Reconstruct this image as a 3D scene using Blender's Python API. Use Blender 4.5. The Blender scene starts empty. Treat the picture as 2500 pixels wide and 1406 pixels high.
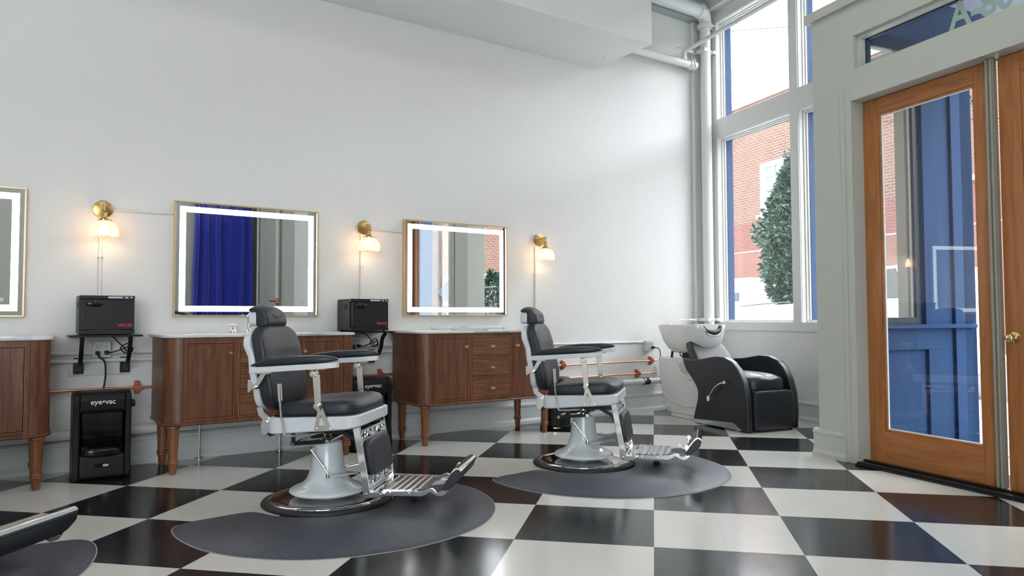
import bpy, bmesh, math, random
from mathutils import Vector, Matrix, noise
PI=math.pi; R=math.radians
sc=bpy.context.scene; COL=sc.collection
random.seed(7)
# ------------------------------------------------------------------ tags / objects
def tag(o,label=None,cat=None,group=None,kind=None):
    if label: o['label']=label
    if cat: o['category']=cat
    if group: o['group']=group
    if kind: o['kind']=kind
    return o
def empty(name,label,cat,loc=(0,0,0),rz=0,group=None,kind=None):
    o=bpy.data.objects.new(name,None); COL.objects.link(o); o.empty_display_size=.1
    o.location=loc; o.rotation_euler=(0,0,rz); return tag(o,label,cat,group,kind)
def obj(name,bm,mat,parent=None,smooth=True,bev=0,seg=2,sub=0,ang=32,loc=None,rz=0):
    me=bpy.data.meshes.new(name); bmesh.ops.recalc_face_normals(bm,faces=bm.faces); bm.to_mesh(me); bm.free()
    if smooth: me.shade_smooth()
    me.materials.append(mat)
    o=bpy.data.objects.new(name,me); COL.objects.link(o)
    if parent: o.parent=parent
    if loc is not None: o.location=loc
    if rz: o.rotation_euler=(0,0,rz)
    if bev:
        m=o.modifiers.new('b','BEVEL'); m.width=bev; m.segments=seg; m.limit_method='ANGLE'; m.angle_limit=R(ang); m.harden_normals=True
    if sub:
        m=o.modifiers.new('s','SUBSURF'); m.levels=sub; m.render_levels=sub
    if smooth and not bev and not sub:
        me.set_sharp_from_angle(angle=R(40))
    return o
def copy_tree(o,parent=None):
    c=o.copy(); COL.objects.link(c)
    if parent is not None: c.parent=parent
    for ch in list(o.children): copy_tree(ch,c)
    return c
# ------------------------------------------------------------------ mesh helpers
def NB(): return bmesh.new()
def box(bm,x0,x1,y0,y1,z0,z1):
    v=[bm.verts.new((x,y,z)) for x in (x0,x1) for y in (y0,y1) for z in (z0,z1)]
    for f in ((0,1,3,2),(4,6,7,5),(0,4,5,1),(2,3,7,6),(0,2,6,4),(1,5,7,3)): bm.faces.new([v[i] for i in f])
    return v
def frame_of(d):
    d=d.normalized(); a=Vector((0,0,1)) if abs(d.z)<.9 else Vector((1,0,0))
    u=d.cross(a).normalized(); return u,d.cross(u).normalized()
def cyl(bm,p0,p1,r0,r1=None,n=20,cap=True):
    p0=Vector(p0);p1=Vector(p1); r1=r0 if r1 is None else r1
    u,w=frame_of(p1-p0); rings=[]
    for p,r in ((p0,r0),(p1,r1)):
        rings.append([bm.verts.new(p+(u*math.cos(2*PI*i/n)+w*math.sin(2*PI*i/n))*r) for i in range(n)])
    for i in range(n): bm.faces.new((rings[0][i],rings[0][(i+1)%n],rings[1][(i+1)%n],rings[1][i]))
    if cap: bm.faces.new(rings[0][::-1]); bm.faces.new(rings[1])
def smoothpath(pts,k=6,closed=False):
    P=[Vector(p) for p in pts]; out=[]; n=len(P)
    rng=range(n if closed else n-1)
    for i in rng:
        if closed: a,b,c,d=P[(i-1)%n],P[i],P[(i+1)%n],P[(i+2)%n]
        else: a=P[max(i-1,0)];b=P[i];c=P[i+1];d=P[min(i+2,n-1)]
        for j in range(k):
            t=j/k; out.append(.5*((2*b)+(-a+c)*t+(2*a-5*b+4*c-d)*t*t+(-a+3*b-3*c+d)*t**3))
    if not closed: out.append(P[-1])
    return out
def tube(bm,pts,r,n=10,smooth=True,k=6,flat=None,cap=True):
    P=smoothpath(pts,k) if smooth and len(pts)>2 else [Vector(p) for p in pts]
    rings=[]; u=None
    for i,p in enumerate(P):
        d=(P[min(i+1,len(P)-1)]-P[max(i-1,0)]).normalized()
        if u is None: u,w=frame_of(d)
        else:
            u=(u-d*u.dot(d)).normalized(); w=d.cross(u).normalized()
        rr=r(i/(len(P)-1)) if callable(r) else r
        rings.append([bm.verts.new(p+(u*math.cos(2*PI*j/n)+w*math.sin(2*PI*j/n))*rr) for j in range(n)])
    for a,b in zip(rings,rings[1:]):
        for j in range(n): bm.faces.new((a[j],a[(j+1)%n],b[(j+1)%n],b[j]))
    if cap: bm.faces.new(rings[0][::-1]); bm.faces.new(rings[-1])
def lathe(bm,prof,c=(0,0,0),n=48,axis='z',rib=0,ribn=0):
    c=Vector(c); rings=[]
    for r,z in prof:
        ring=[]
        for i in range(n):
            a=2*PI*i/n; rr=r*(1+(rib*math.cos(a*ribn) if ribn else 0))
            x,y=rr*math.cos(a),rr*math.sin(a)
            v={'z':(x,y,z),'y':(x,z,y),'x':(z,x,y)}[axis]
            ring.append(bm.verts.new(c+Vector(v)))
        rings.append(ring)
    for a,b in zip(rings,rings[1:]):
        for j in range(n): bm.faces.new((a[j],a[(j+1)%n],b[(j+1)%n],b[j]))
    for ring,pr in ((rings[0],prof[0]),(rings[-1],prof[-1])):
        if pr[0]>1e-5: bm.faces.new(ring)
        else: bmesh.ops.pointmerge(bm,verts=ring,merge_co=ring[0].co)
def prism(bm,poly,a0,a1,axis='y'):
    def P(u,v,a): return {'y':(u,a,v),'x':(a,u,v),'z':(u,v,a)}[axis]
    A=[bm.verts.new(P(u,v,a0)) for u,v in poly]; B=[bm.verts.new(P(u,v,a1)) for u,v in poly]
    n=len(poly)
    bm.faces.new(A[::-1]); bm.faces.new(B)
    for i in range(n): bm.faces.new((A[i],A[(i+1)%n],B[(i+1)%n],B[i]))
def spoly(pts,k=5): return [(p.x,p.y) for p in smoothpath([(a,b,0) for a,b in pts],k,True)]
def rrect(x0,x1,y0,y1,r,n=6):
    out=[]
    for cx,cy,a in ((x1-r,y1-r,0),(x0+r,y1-r,90),(x0+r,y0+r,180),(x1-r,y0+r,270)):
        for i in range(n+1):
            t=R(a+90*i/n); out.append((cx+r*math.cos(t),cy+r*math.sin(t)))
    return out
def loft(bm,rings,cap=True):
    V=[[bm.verts.new(p) for p in r] for r in rings]; n=len(V[0])
    for a,b in zip(V,V[1:]):
        for j in range(n): bm.faces.new((a[j],a[(j+1)%n],b[(j+1)%n],b[j]))
    if cap: bm.faces.new(V[0][::-1]); bm.faces.new(V[-1])
def puff(bm,c,h,e=4,n=12,fn=None):
    """rounded cushion: superellipsoid with centre c, half sizes h, exponent e, deformed by fn(local unit p, world p)"""
    c=Vector(c); base={}
    def vert(a,b,d,key):
        if key in base: return base[key]
        p=Vector((math.tan(a*PI/4),math.tan(b*PI/4),math.tan(d*PI/4)))
        s=(abs(p.x)**e+abs(p.y)**e+abs(p.z)**e)**(1/e); p=p/s
        q=Vector((c.x+p.x*h[0],c.y+p.y*h[1],c.z+p.z*h[2]))
        if fn: q=Vector(fn(p,q))
        base[key]=bm.verts.new(q); return base[key]
    for ax in range(3):
        for sg in (-1,1):
            g={}
            for i in range(n+1):
                for j in range(n+1):
                    co=[0,0,0]; ii=[0,0,0]; ii[ax]=n if sg>0 else 0; ii[(ax+1)%3]=i; ii[(ax+2)%3]=j
                    g[i,j]=vert(*(2*k/n-1 for k in ii),key=tuple(ii))
            for i in range(n):
                for j in range(n):
                    f=[g[i,j],g[i+1,j],g[i+1,j+1],g[i,j+1]]
                    bm.faces.new(f if sg>0 else f[::-1])
def wallcells(bm,s0,s1,z0,z1,holes,n0,n1):
    S=sorted({s0,s1,*[h[0] for h in holes],*[h[1] for h in holes]}); Z=sorted({z0,z1,*[h[2] for h in holes],*[h[3] for h in holes]})
    S=[s for s in S if s0<=s<=s1]; Z=[z for z in Z if z0<=z<=z1]
    def solid(i,j):
        if not(0<=i<len(S)-1 and 0<=j<len(Z)-1): return False
        cs,cz=(S[i]+S[i+1])/2,(Z[j]+Z[j+1])/2
        return not any(h[0]<cs<h[1] and h[2]<cz<h[3] for h in holes)
    vc={}
    def V(s,n,z):
        k=(s,n,z)
        if k not in vc: vc[k]=bm.verts.new(k)
        return vc[k]
    def q(*p): bm.faces.new([V(*a) for a in p])
    for i in range(len(S)-1):
        for j in range(len(Z)-1):
            if not solid(i,j): continue
            a,b,c,d=S[i],S[i+1],Z[j],Z[j+1]
            q((a,n0,c),(b,n0,c),(b,n0,d),(a,n0,d)); q((a,n1,c),(a,n1,d),(b,n1,d),(b,n1,c))
            if not solid(i-1,j): q((a,n0,c),(a,n0,d),(a,n1,d),(a,n1,c))
            if not solid(i+1,j): q((b,n0,c),(b,n1,c),(b,n1,d),(b,n0,d))
            if not solid(i,j-1): q((a,n0,c),(a,n1,c),(b,n1,c),(b,n0,c))
            if not solid(i,j+1): q((a,n0,d),(b,n0,d),(b,n1,d),(a,n1,d))
def ringbox(bm,a0,a1,b0,b1,w,d0,d1,axis='y'):
    """rectangular frame in plane (a,b); w width, d0..d1 depth"""
    def bb(x0,x1,z0,z1):
        if axis=='y': box(bm,x0,x1,d0,d1,z0,z1)
        elif axis=='x': box(bm,d0,d1,x0,x1,z0,z1)
        else: box(bm,x0,x1,z0,z1,d0,d1)
    bb(a0,a1,b0,b0+w); bb(a0,a1,b1-w,b1); bb(a0,a0+w,b0+w,b1-w); bb(a1-w,a1,b0+w,b1-w)
def text(name,s,size,mat,parent,M,ext=.0008,bold=0,sx=1):
    cu=bpy.data.curves.new(name,'FONT'); cu.body=s; cu.size=size; cu.extrude=ext; cu.align_x='CENTER'; cu.offset=bold
    t=bpy.data.objects.new('tmp',cu); COL.objects.link(t)
    dg=bpy.context.evaluated_depsgraph_get(); me=bpy.data.meshes.new_from_object(t.evaluated_get(dg))
    bpy.data.objects.remove(t); me.transform(M@Matrix.Diagonal((sx,1,1,1))); me.materials.clear(); me.materials.append(mat)
    o=bpy.data.objects.new(name,me); COL.objects.link(o)
    if parent: o.parent=parent
    return o
# ------------------------------------------------------------------ materials
class NT:
    def __init__(s,name):
        s.m=bpy.data.materials.new(name); s.m.use_nodes=True; s.t=s.m.node_tree; s.t.nodes.clear()
        s.out=s.t.nodes.new('ShaderNodeOutputMaterial')
    def n(s,ty,**k):
        nd=s.t.nodes.new(ty)
        for a,b in k.items():
            if a in nd.inputs.keys() if isinstance(a,str) else False: s.set(nd,a,b)
            else: setattr(nd,a,b)
        return nd
    def set(s,nd,i,v):
        if isinstance(v,bpy.types.NodeSocket): s.t.links.new(v,nd.inputs[i])
        else: nd.inputs[i].default_value=v
    def math(s,op,a,b=None,c=None):
        nd=s.t.nodes.new('ShaderNodeMath'); nd.operation=op
        for i,v in enumerate((a,b,c)):
            if v is not None: s.set(nd,i,v)
        return nd.outputs[0]
    def mix(s,f,a,b,mode='MIX'):
        nd=s.t.nodes.new('ShaderNodeMix'); nd.data_type='RGBA'; nd.blend_type=mode
        s.set(nd,0,f); s.set(nd,6,a if isinstance(a,bpy.types.NodeSocket) else (*a[:3],1)); s.set(nd,7,b if isinstance(b,bpy.types.NodeSocket) else (*b[:3],1)); return nd.outputs[2]
    def coord(s,scale=(1,1,1),rot=(0,0,0),loc=(0,0,0),kind='Object'):
        tc=s.t.nodes.new('ShaderNodeTexCoord'); mp=s.t.nodes.new('ShaderNodeMapping')
        s.t.links.new(tc.outputs[kind],mp.inputs[0]); mp.inputs[1].default_value=loc; mp.inputs[2].default_value=rot; mp.inputs[3].default_value=scale
        return mp.outputs[0]
    def noise(s,vec,scale=5,detail=3,rough=.5,dist=0):
        nd=s.t.nodes.new('ShaderNodeTexNoise'); s.t.links.new(vec,nd.inputs['Vector'])
        nd.inputs['Scale'].default_value=scale; nd.inputs['Detail'].default_value=detail; nd.inputs['Roughness'].default_value=rough; nd.inputs['Distortion'].default_value=dist
        return nd.outputs[0]
    def ramp(s,f,*st):
        nd=s.t.nodes.new('ShaderNodeValToRGB'); s.t.links.new(f,nd.inputs[0]); cr=nd.color_ramp
        while len(cr.elements)<len(st): cr.elements.new(.5)
        for e,(p,c) in zip(cr.elements,st): e.position=p; e.color=(*(c if isinstance(c,(tuple,list)) else (c,c,c)),1)
        return nd.outputs[0]
    def bump(s,h,st=.3,d=.01):
        nd=s.t.nodes.new('ShaderNodeBump'); nd.inputs['Strength'].default_value=st; nd.inputs['Distance'].default_value=d; s.t.links.new(h,nd.inputs['Height']); return nd.outputs[0]
    def pbr(s,color,rough=.5,metal=0,normal=None,spec=.5,coat=0,emis=None,estr=0,sheen=0,coatr=.05):
        p=s.t.nodes.new('ShaderNodeBsdfPrincipled')
        s.set(p,'Base Color',color if isinstance(color,bpy.types.NodeSocket) else (*color[:3],1)); s.set(p,'Roughness',rough); s.set(p,'Metallic',metal)
        s.set(p,'Specular IOR Level',spec); s.set(p,'Coat Weight',coat); s.set(p,'Coat Roughness',coatr); s.set(p,'Sheen Weight',sheen)
        if normal is not None: s.set(p,'Normal',normal)
        if emis: s.set(p,'Emission Color',(*emis,1)); s.set(p,'Emission Strength',estr)
        s.t.links.new(p.outputs[0],s.out.inputs[0]); return s.m
def simple(name,c,rough=.5,metal=0,nscale=0,nstr=.1,var=0,**k):
    t=NT(name); col=c
    if var:
        f=t.noise(t.coord(),8,4); col=t.mix(f,[x*(1-var) for x in c],[min(1,x*(1+var)) for x in c])
    nm=None
    if nscale: nm=t.bump(t.noise(t.coord(),nscale,3),nstr,.002)
    return t.pbr(col,rough,metal,nm,**k)
def glassmat(name,tint=(.97,.99,.98),ior=1.45,refl=1.0,rough=0.0):
    t=NT(name); tr=t.n('ShaderNodeBsdfTransparent'); tr.inputs[0].default_value=(*tint,1)
    gl=t.n('ShaderNodeBsdfGlossy'); gl.inputs['Roughness'].default_value=rough; gl.inputs[0].default_value=(refl,refl,refl,1)
    lw=t.n('ShaderNodeLayerWeight'); lw.inputs[0].default_value=.5
    f=t.math('MULTIPLY_ADD',t.math('POWER',lw.outputs[1],5),.96,.035)
    mx=t.n('ShaderNodeMixShader'); t.t.links.new(f,mx.inputs[0]); t.t.links.new(tr.outputs[0],mx.inputs[1]); t.t.links.new(gl.outputs[0],mx.inputs[2])
    t.t.links.new(mx.outputs[0],t.out.inputs[0]); return t.m
def emit(name,c,s):
    t=NT(name); e=t.n('ShaderNodeEmission'); e.inputs[0].default_value=(*c,1); e.inputs[1].default_value=s; t.t.links.new(e.outputs[0],t.out.inputs[0]); return t.m
def wood(name,c1,c2,c3,axis='z',rough=.38,coat=.25,scale=1):
    t=NT(name); st={'z':(14,14,1.3),'x':(1.3,14,14)}[axis]
    v=t.coord(tuple(a*scale for a in st)); n1=t.noise(v,2.2,6,.6,1.2)
    v2=t.coord(tuple(a*scale*5 for a in st)); n2=t.noise(v2,3,3,.6)
    col=t.ramp(n1,(.28,c1),(.5,c2),(.72,c3)); col=t.mix(t.math('MULTIPLY',n2,.35),col,[x*.45 for x in c1])
    big=t.noise(t.coord((1,1,1)),3,2); col=t.mix(t.math('MULTIPLY',big,.3),col,c1)
    return t.pbr(col,rough,0,t.bump(n2,.08,.001),coat=coat,coatr=.25)
# ------------------------------------------------------------------ camera and frames of reference
TH=R(-102.2)                       # direction of the street front
DR=Vector((math.cos(TH),math.sin(TH),0)); NR=Vector((-DR.y,DR.x,0))
CW,CD=4.10,2.93                    # inner face of window wall / of door wall, measured along NR
cam=bpy.data.cameras.new('camera'); co=bpy.data.objects.new('camera',cam); COL.objects.link(co); sc.camera=co
cam.sensor_width=36; cam.lens=36*1781.19/2500; cam.clip_start=.05; cam.clip_end=300
GA=R(45.3)
def cammat():
    yaw,p,r=-0.19135913591299786,0.04098205894058027,-0.0032140125787904297
    f=Vector((math.sin(yaw)*math.cos(p),math.cos(yaw)*math.cos(p),math.sin(p))); rt=Vector((math.cos(yaw),-math.sin(yaw),0)); up=rt.cross(f)
    rt2=rt*math.cos(r)+up*math.sin(r); up2=-rt*math.sin(r)+up*math.cos(r)
    Z=Matrix.Rotation(-GA,3,'Z'); rt2,up2,f=Z@rt2,Z@up2,Z@f
    M=Matrix.Identity(4)
    for i,v in enumerate((rt2,up2,-f)):
        for j in range(3): M[j][i]=v[j]
    M.translation=Vector((-2.2822,-5.5685,.9806)); return M
co.matrix_world=cammat()
V0=3.2975                          # distance of the back wall from the tile grid origin
# ------------------------------------------------------------------ materials
def wallpaint(name,c,bs=.25,rough=.55):
    t=NT(name); v=t.coord(); a=t.noise(v,2.2,5,.6); b=t.noise(v,14,3); c3=t.noise(v,90,2)
    h=t.math('ADD',t.math('MULTIPLY',a,1.0),t.math('MULTIPLY_ADD',b,.25,t.math('MULTIPLY',c3,.05)))
    big=t.noise(v,.8,3); col=t.mix(big,[x*.97 for x in c],c)
    return t.pbr(col,rough,0,t.bump(h,bs,.01),spec=.35)
def plasterwall(name,c):
    """old painted masonry: lumps, hairline cracks and a few filled holes"""
    t=NT(name); v=t.coord(); a=t.noise(v,1.7,5,.55); b=t.noise(v,30,3)
    vo=t.n('ShaderNodeTexVoronoi'); vo.feature='DISTANCE_TO_EDGE'; vo.inputs['Scale'].default_value=.55
    nn=t.n('ShaderNodeTexNoise'); nn.inputs['Scale'].default_value=5; nn.inputs['Detail'].default_value=5
    tc=t.n('ShaderNodeTexCoord'); t.t.links.new(tc.outputs[3],nn.inputs['Vector'])
    mv=t.n('ShaderNodeVectorMath'); mv.operation='MULTIPLY_ADD'; t.t.links.new(nn.outputs[1],mv.inputs[0]); mv.inputs[1].default_value=(.35,.35,.35); t.t.links.new(tc.outputs[3],mv.inputs[2]); t.t.links.new(mv.outputs[0],vo.inputs['Vector'])
    crack=t.math('LESS_THAN',vo.outputs[0],.0022); gate=t.math('GREATER_THAN',t.noise(v,.9,1),.53); crack=t.math('MULTIPLY',crack,gate)
    v2=t.n('ShaderNodeTexVoronoi'); v2.inputs['Scale'].default_value=1.9; t.t.links.new(tc.outputs[3],v2.inputs['Vector'])
    blob=t.math('LESS_THAN',v2.outputs[0],.045)
    h=t.math('ADD',t.math('MULTIPLY',a,1.0),t.math('ADD',t.math('MULTIPLY',b,.05),t.math('MULTIPLY',blob,.16)))
    h=t.math('SUBTRACT',h,t.math('MULTIPLY',crack,.4))
    return t.pbr(c,.5,0,t.bump(h,.8,.016),spec=.3)
M={}
M['wall']=plasterwall('painted masonry',(.80,.80,.785))
M['trimw']=wallpaint('white trim paint',(.84,.85,.83),.05,.4)
M['door_wall']=wallpaint('off white wall',(.57,.59,.53),.05,.45)
M['base']=wallpaint('baseboard paint',(.72,.745,.74),.05,.35)
M['pipew']=simple('white painted pipe',(.80,.82,.80),.35,0,60,.15)
M['ceil']=simple('dark ceiling deck',(.30,.33,.35),.8,0,6,.4,var=.2)
M['soffit']=wallpaint('soffit paint',(.84,.86,.84),.03,.6)
M['blue']=simple('blue exterior paint',(.034,.074,.170),.7,0,40,.05,var=.08,spec=.08)
M['bluedk']=simple('dark window frame',(.03,.045,.07),.4)
M['glass']=glassmat('window glass',(.955,.965,.965))
M['wood']=wood('walnut vertical',(.080,.026,.012),(.185,.066,.028),(.30,.120,.052),'z',.42,.1)
M['woodx']=wood('walnut horizontal',(.095,.032,.014),(.225,.083,.034),(.34,.145,.065),'x',.42,.1)
M['leg']=wood('walnut turned leg',(.14,.046,.017),(.28,.10,.036),(.40,.16,.06),'z',.38,.15)
M['fir']=wood('varnished fir door',(.34,.115,.030),(.50,.19,.052),(.62,.26,.08),'z',.4,.15,.7)
M['firx']=wood('varnished fir rail',(.34,.115,.030),(.50,.19,.052),(.62,.26,.08),'x',.4,.15,.7)
M['groove']=simple('dark groove',(.012,.007,.005),.6)
def marble():
    t=NT('carrara marble'); v=t.coord(); n1=t.noise(v,3,8,.65,1.5); n2=t.noise(v,12,5,.6,.8)
    col=t.ramp(n1,(.35,(.42,.45,.46)),(.5,(.74,.76,.75)),(.7,(.83,.84,.82))); col=t.mix(t.math('MULTIPLY',n2,.4),col,(.55,.58,.60))
    return t.pbr(col,.2)
M['marble']=marble()
M['chrome']=simple('chrome',(.86,.87,.88),.07,1)
M['chromeb']=simple('brushed chrome',(.72,.73,.74),.22,1)
M['nickel']=simple('warm nickel',(.72,.70,.64),.2,1)
M['brass']=simple('aged brass',(.52,.36,.14),.28,1,30,.05)
M['brassb']=simple('polished brass',(.85,.66,.30),.15,1)
M['gold']=simple('pale gold anodised frame',(.72,.56,.33),.35,1)
M['copper']=simple('copper pipe',(.78,.38,.26),.3,1,25,.05)
M['copperp']=simple('copper clamp plate',(.50,.17,.09),.4,.7)
def leather(name,c,rough=.42,bs=.22):
    t=NT(name); v=t.coord(); vo=t.n('ShaderNodeTexVoronoi'); vo.inputs['Scale'].default_value=420; t.t.links.new(v,vo.inputs['Vector'])
    return t.pbr(c,rough,0,t.bump(vo.outputs[0],bs,.0006),spec=.5,coat=.22,coatr=.45)
M['leather']=leather('black leather',(.015,.018,.026),.46)
M['vinyl']=leather('black vinyl',(.013,.015,.020),.32)
M['enamel']=simple('white enamel',(.70,.75,.77),.28,0,25,.03,coat=.8,coatr=.03)
M['enamelw']=simple('white chair frame',(.74,.77,.80),.3,0,25,.03,coat=.3)
M['porcelain']=simple('porcelain',(.80,.79,.77),.12,0,coat=.6)
M['steel']=simple('black steel',(.012,.012,.013),.35,.3)
M['rubber']=simple('black rubber',(.015,.015,.016),.5)
M['plastic']=simple('matte black plastic',(.008,.008,.009),.38,0,200,.04,spec=.3)
M['plasticg']=simple('glossy black plastic',(.007,.007,.008),.12)
M['cabinet']=simple('black cabinet metal',(.016,.017,.020),.42,0,300,.06,spec=.35)
M['grey']=simple('light grey panel',(.55,.56,.57),.4)
M['red']=simple('red lettering',(.62,.03,.03),.5,emis=(.8,.05,.05),estr=.0)
M['white']=simple('white lettering',(.82,.82,.82),.5)
M['plate']=simple('white plate',(.66,.67,.66),.4)
M['pvc']=simple('white plastic pipe',(.74,.78,.78),.35)
M['letter']=simple('frosted green lettering',(.35,.50,.44),.6)
M['bulb']=emit('lit bulb',(1,.72,.44),24)
M['led']=emit('lit mirror band',(.93,.96,1.0),4.2)
M['mirror']=simple('mirror',(.90,.92,.92),0.0,1)
def shade():
    t=NT('ribbed glass shade'); tr=t.n('ShaderNodeBsdfTransparent'); tr.inputs[0].default_value=(1,.93,.86,1)
    tl=t.n('ShaderNodeBsdfTranslucent'); tl.inputs[0].default_value=(1,.74,.58,1); gl=t.n('ShaderNodeBsdfGlossy'); gl.inputs['Roughness'].default_value=.1
    a=t.n('ShaderNodeMixShader'); a.inputs[0].default_value=.30; b=t.n('ShaderNodeMixShader'); b.inputs[0].default_value=.12
    L=t.t.links.new; L(tr.outputs[0],a.inputs[1]); L(tl.outputs[0],a.inputs[2]); L(a.outputs[0],b.inputs[1]); L(gl.outputs[0],b.inputs[2]); L(b.outputs[0],t.out.inputs[0]); return t.m
M['shade']=shade()
def tiles():
    t=NT('checker vinyl tile'); A=GA; T=.6096
    v=t.coord((1/T,1/T,1),(0,0,A),(-math.sin(A)*V0/T,math.cos(A)*V0/T,0)); sp=t.n('ShaderNodeSeparateXYZ'); t.t.links.new(v,sp.inputs[0])
    u,w=sp.outputs[0],sp.outputs[1]
    par=t.math('PINGPONG',t.math('ADD',t.math('FLOOR',u),t.math('FLOOR',w)),1)
    def line(x,wd):
        f=t.math('FRACT',t.math('MULTIPLY',x,2)); d=t.math('MINIMUM',f,t.math('SUBTRACT',1,f)); return t.math('LESS_THAN',d,wd)
    seam=t.math('MAXIMUM',line(u,.0035),line(w,.0035))
    ov=t.coord(); n1=t.noise(ov,3,4,.6); n2=t.noise(ov,140,3,.7); n3=t.noise(ov,40,3,.7)
    sv=t.coord((6,90,1),(0,0,.5)); sc1=t.noise(sv,3,4,.7); sv2=t.coord((80,7,1),(0,0,.3)); sc2=t.noise(sv2,3,4,.7)
    fleck=t.math('MAXIMUM',t.math('GREATER_THAN',n2,.665),t.math('MULTIPLY',t.math('GREATER_THAN',t.math('MAXIMUM',sc1,sc2),.70),.6))
    blk=t.mix(n1,(.006,.007,.009),(.018,.020,.024)); blk=t.mix(t.math('MULTIPLY',fleck,.75),blk,(.17,.19,.21))
    wht=t.mix(n1,(.66,.65,.59),(.74,.73,.67)); wht=t.mix(t.math('MULTIPLY',t.math('GREATER_THAN',n3,.64),.22),wht,(.50,.47,.40))
    col=t.mix(par,wht,blk); col=t.mix(t.math('MULTIPLY',seam,t.math('MULTIPLY_ADD',par,.4,.14)),col,(.05,.05,.05))
    rg=t.math('MULTIPLY_ADD',n1,.12,.06); rg=t.math('ADD',rg,t.math('MULTIPLY',n3,.08))
    h=t.math('SUBTRACT',t.math('MULTIPLY',t.noise(ov,5,3),.6),t.math('MULTIPLY',seam,.3))
    return t.pbr(col,rg,0,t.bump(h,.05,.004),spec=.38)
M['tiles']=tiles()
def brick(name,c1,c2,mort,paint=None):
    t=NT(name); tc=t.n('ShaderNodeTexCoord'); sp=t.n('ShaderNodeSeparateXYZ'); t.t.links.new(tc.outputs[3],sp.inputs[0])
    cb=t.n('ShaderNodeCombineXYZ'); t.t.links.new(t.math('ADD',sp.outputs[0],sp.outputs[1]),cb.inputs[0]); t.t.links.new(sp.outputs[2],cb.inputs[1])
    b=t.n('ShaderNodeTexBrick'); t.t.links.new(cb.outputs[0],b.inputs[0]); b.inputs['Scale'].default_value=1; b.inputs['Brick Width'].default_value=.30; b.inputs['Row Height'].default_value=.11
    b.inputs['Mortar Size'].default_value=.012; b.inputs[1].default_value=(*c1,1); b.inputs[2].default_value=(*c2,1); b.inputs[3].default_value=(*mort,1)
    n=t.noise(tc.outputs[3],.35,4,.6); col=t.mix(t.math('MULTIPLY',t.math('GREATER_THAN',n,.5),.25),b.outputs[0],(.16,.105,.08))
    n2=t.noise(tc.outputs[3],1.5,5,.7); col=t.mix(t.math('MULTIPLY',n2,.7),col,(.18,.135,.115))
    z=sp.outputs[2]
    if paint:
        col=t.mix(t.math('MULTIPLY',t.math('LESS_THAN',z,5.0),.45),col,(.16,.050,.050)); col=t.mix(t.math('MULTIPLY',t.math('LESS_THAN',z,3.75),.5),col,(.19,.115,.095))
    return t.pbr(col,.9,0,spec=.03)
M['brick']=brick('old red brick',(.120,.042,.029),(.080,.030,.021),(.22,.19,.165),True)
M['brick2']=brick('orange brick',(.135,.038,.024),(.10,.030,.020),(.21,.18,.155))
# ------------------------------------------------------------------ shell
def struct(name,bm,mat,label,cat,fac=False,parent=None,**k):
    o=obj(name,bm,mat,parent,**k)
    if fac: o.rotation_euler=(0,0,TH)
    if not parent: tag(o,label,cat,kind='structure')
    return o
def xr(y,c=CW): return (c+y*(-NR.y))/NR.x   # x on a street-side plane at given y
bm=NB(); prism(bm,[(-7,0.35),(-7,-8.25),(xr(-8.25)+.2,-8.25),(xr(.35)+.1,.35)],-.12,0,'z'); struct('floor',bm,M['tiles'],'black and cream checkerboard vinyl tile floor laid diagonally','floor',smooth=False)
bm=NB(); prism(bm,[(-7,0.35),(-7,-8.25),(xr(-8.25)+.2,-8.25),(xr(.35)+.1,.35)],4.6,4.75,'z'); struct('ceiling',bm,M['ceil'],'dark grey ceiling deck high above the room','ceiling',smooth=False)
bm=NB(); box(bm,-7,4.33,0,.3,0,4.6); struct('wall_back',bm,M['wall'],'long white painted masonry wall behind the mirrors and vanities','wall',smooth=False)
bm=NB(); box(bm,-7.2,-7,-8.25,.3,0,4.6); struct('wall_left',bm,M['wall'],'white wall at the far left end, outside the view','wall',smooth=False)
RW=(-6.6,-2.75,.45,3.3)
bm=NB(); wallcells(bm,-7,2.0,0,4.6,[RW],-8.25,-8); struct('wall_rear',bm,M['door_wall'],'greenish white wall behind the camera, seen in the mirror','wall',smooth=False)
bm=NB(); box(bm,-7,2.556,-.8,0,3.51,4.6); struct('trim_1',bm,M['soffit'],'boxed white soffit hanging along the back wall under the ceiling','soffit',bev=.004)
# street front, built in the frame (s along DR, n along NR)
LOW=[(-.650,.445,.93,2.957),(.560,1.62,.93,2.957)]; UP=[(-.650,.448,3.18,4.262),(.565,1.62,3.18,4.262)]
UP2=[(2.2+i*1.2,3.25+i*1.2,3.30,4.262) for i in range(5)]
bm=NB(); wallcells(bm,-.885,2.0,0,4.6,LOW+UP,CW,CW+.10); wallcells(bm,2.0,8.3,3.17,4.6,UP2,CW,CW+.10); struct('wall_right',bm,M['trimw'],'white window wall facing the street at the right of the corner','wall',True,smooth=False)
O_=-.008
bm=NB(); wallcells(bm,-1.6,2.1,-.1,4.9,[(a+O_,b-O_,c+O_,d-O_) for a,b,c,d in LOW+UP],CW+.101,CW+.20); wallcells(bm,2.1,8.3,3.0,4.9,[(a+O_,b-O_,c+O_,d-O_) for a,b,c,d in UP2],CW+.101,CW+.20)
for x in (1.93,): box(bm,x,2.1,CW+.20,CW+.225,-.1,3.0)
struct('wall_street',bm,M['blue'],'blue painted street side cladding seen through the glass','wall',True,smooth=False)
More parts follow.
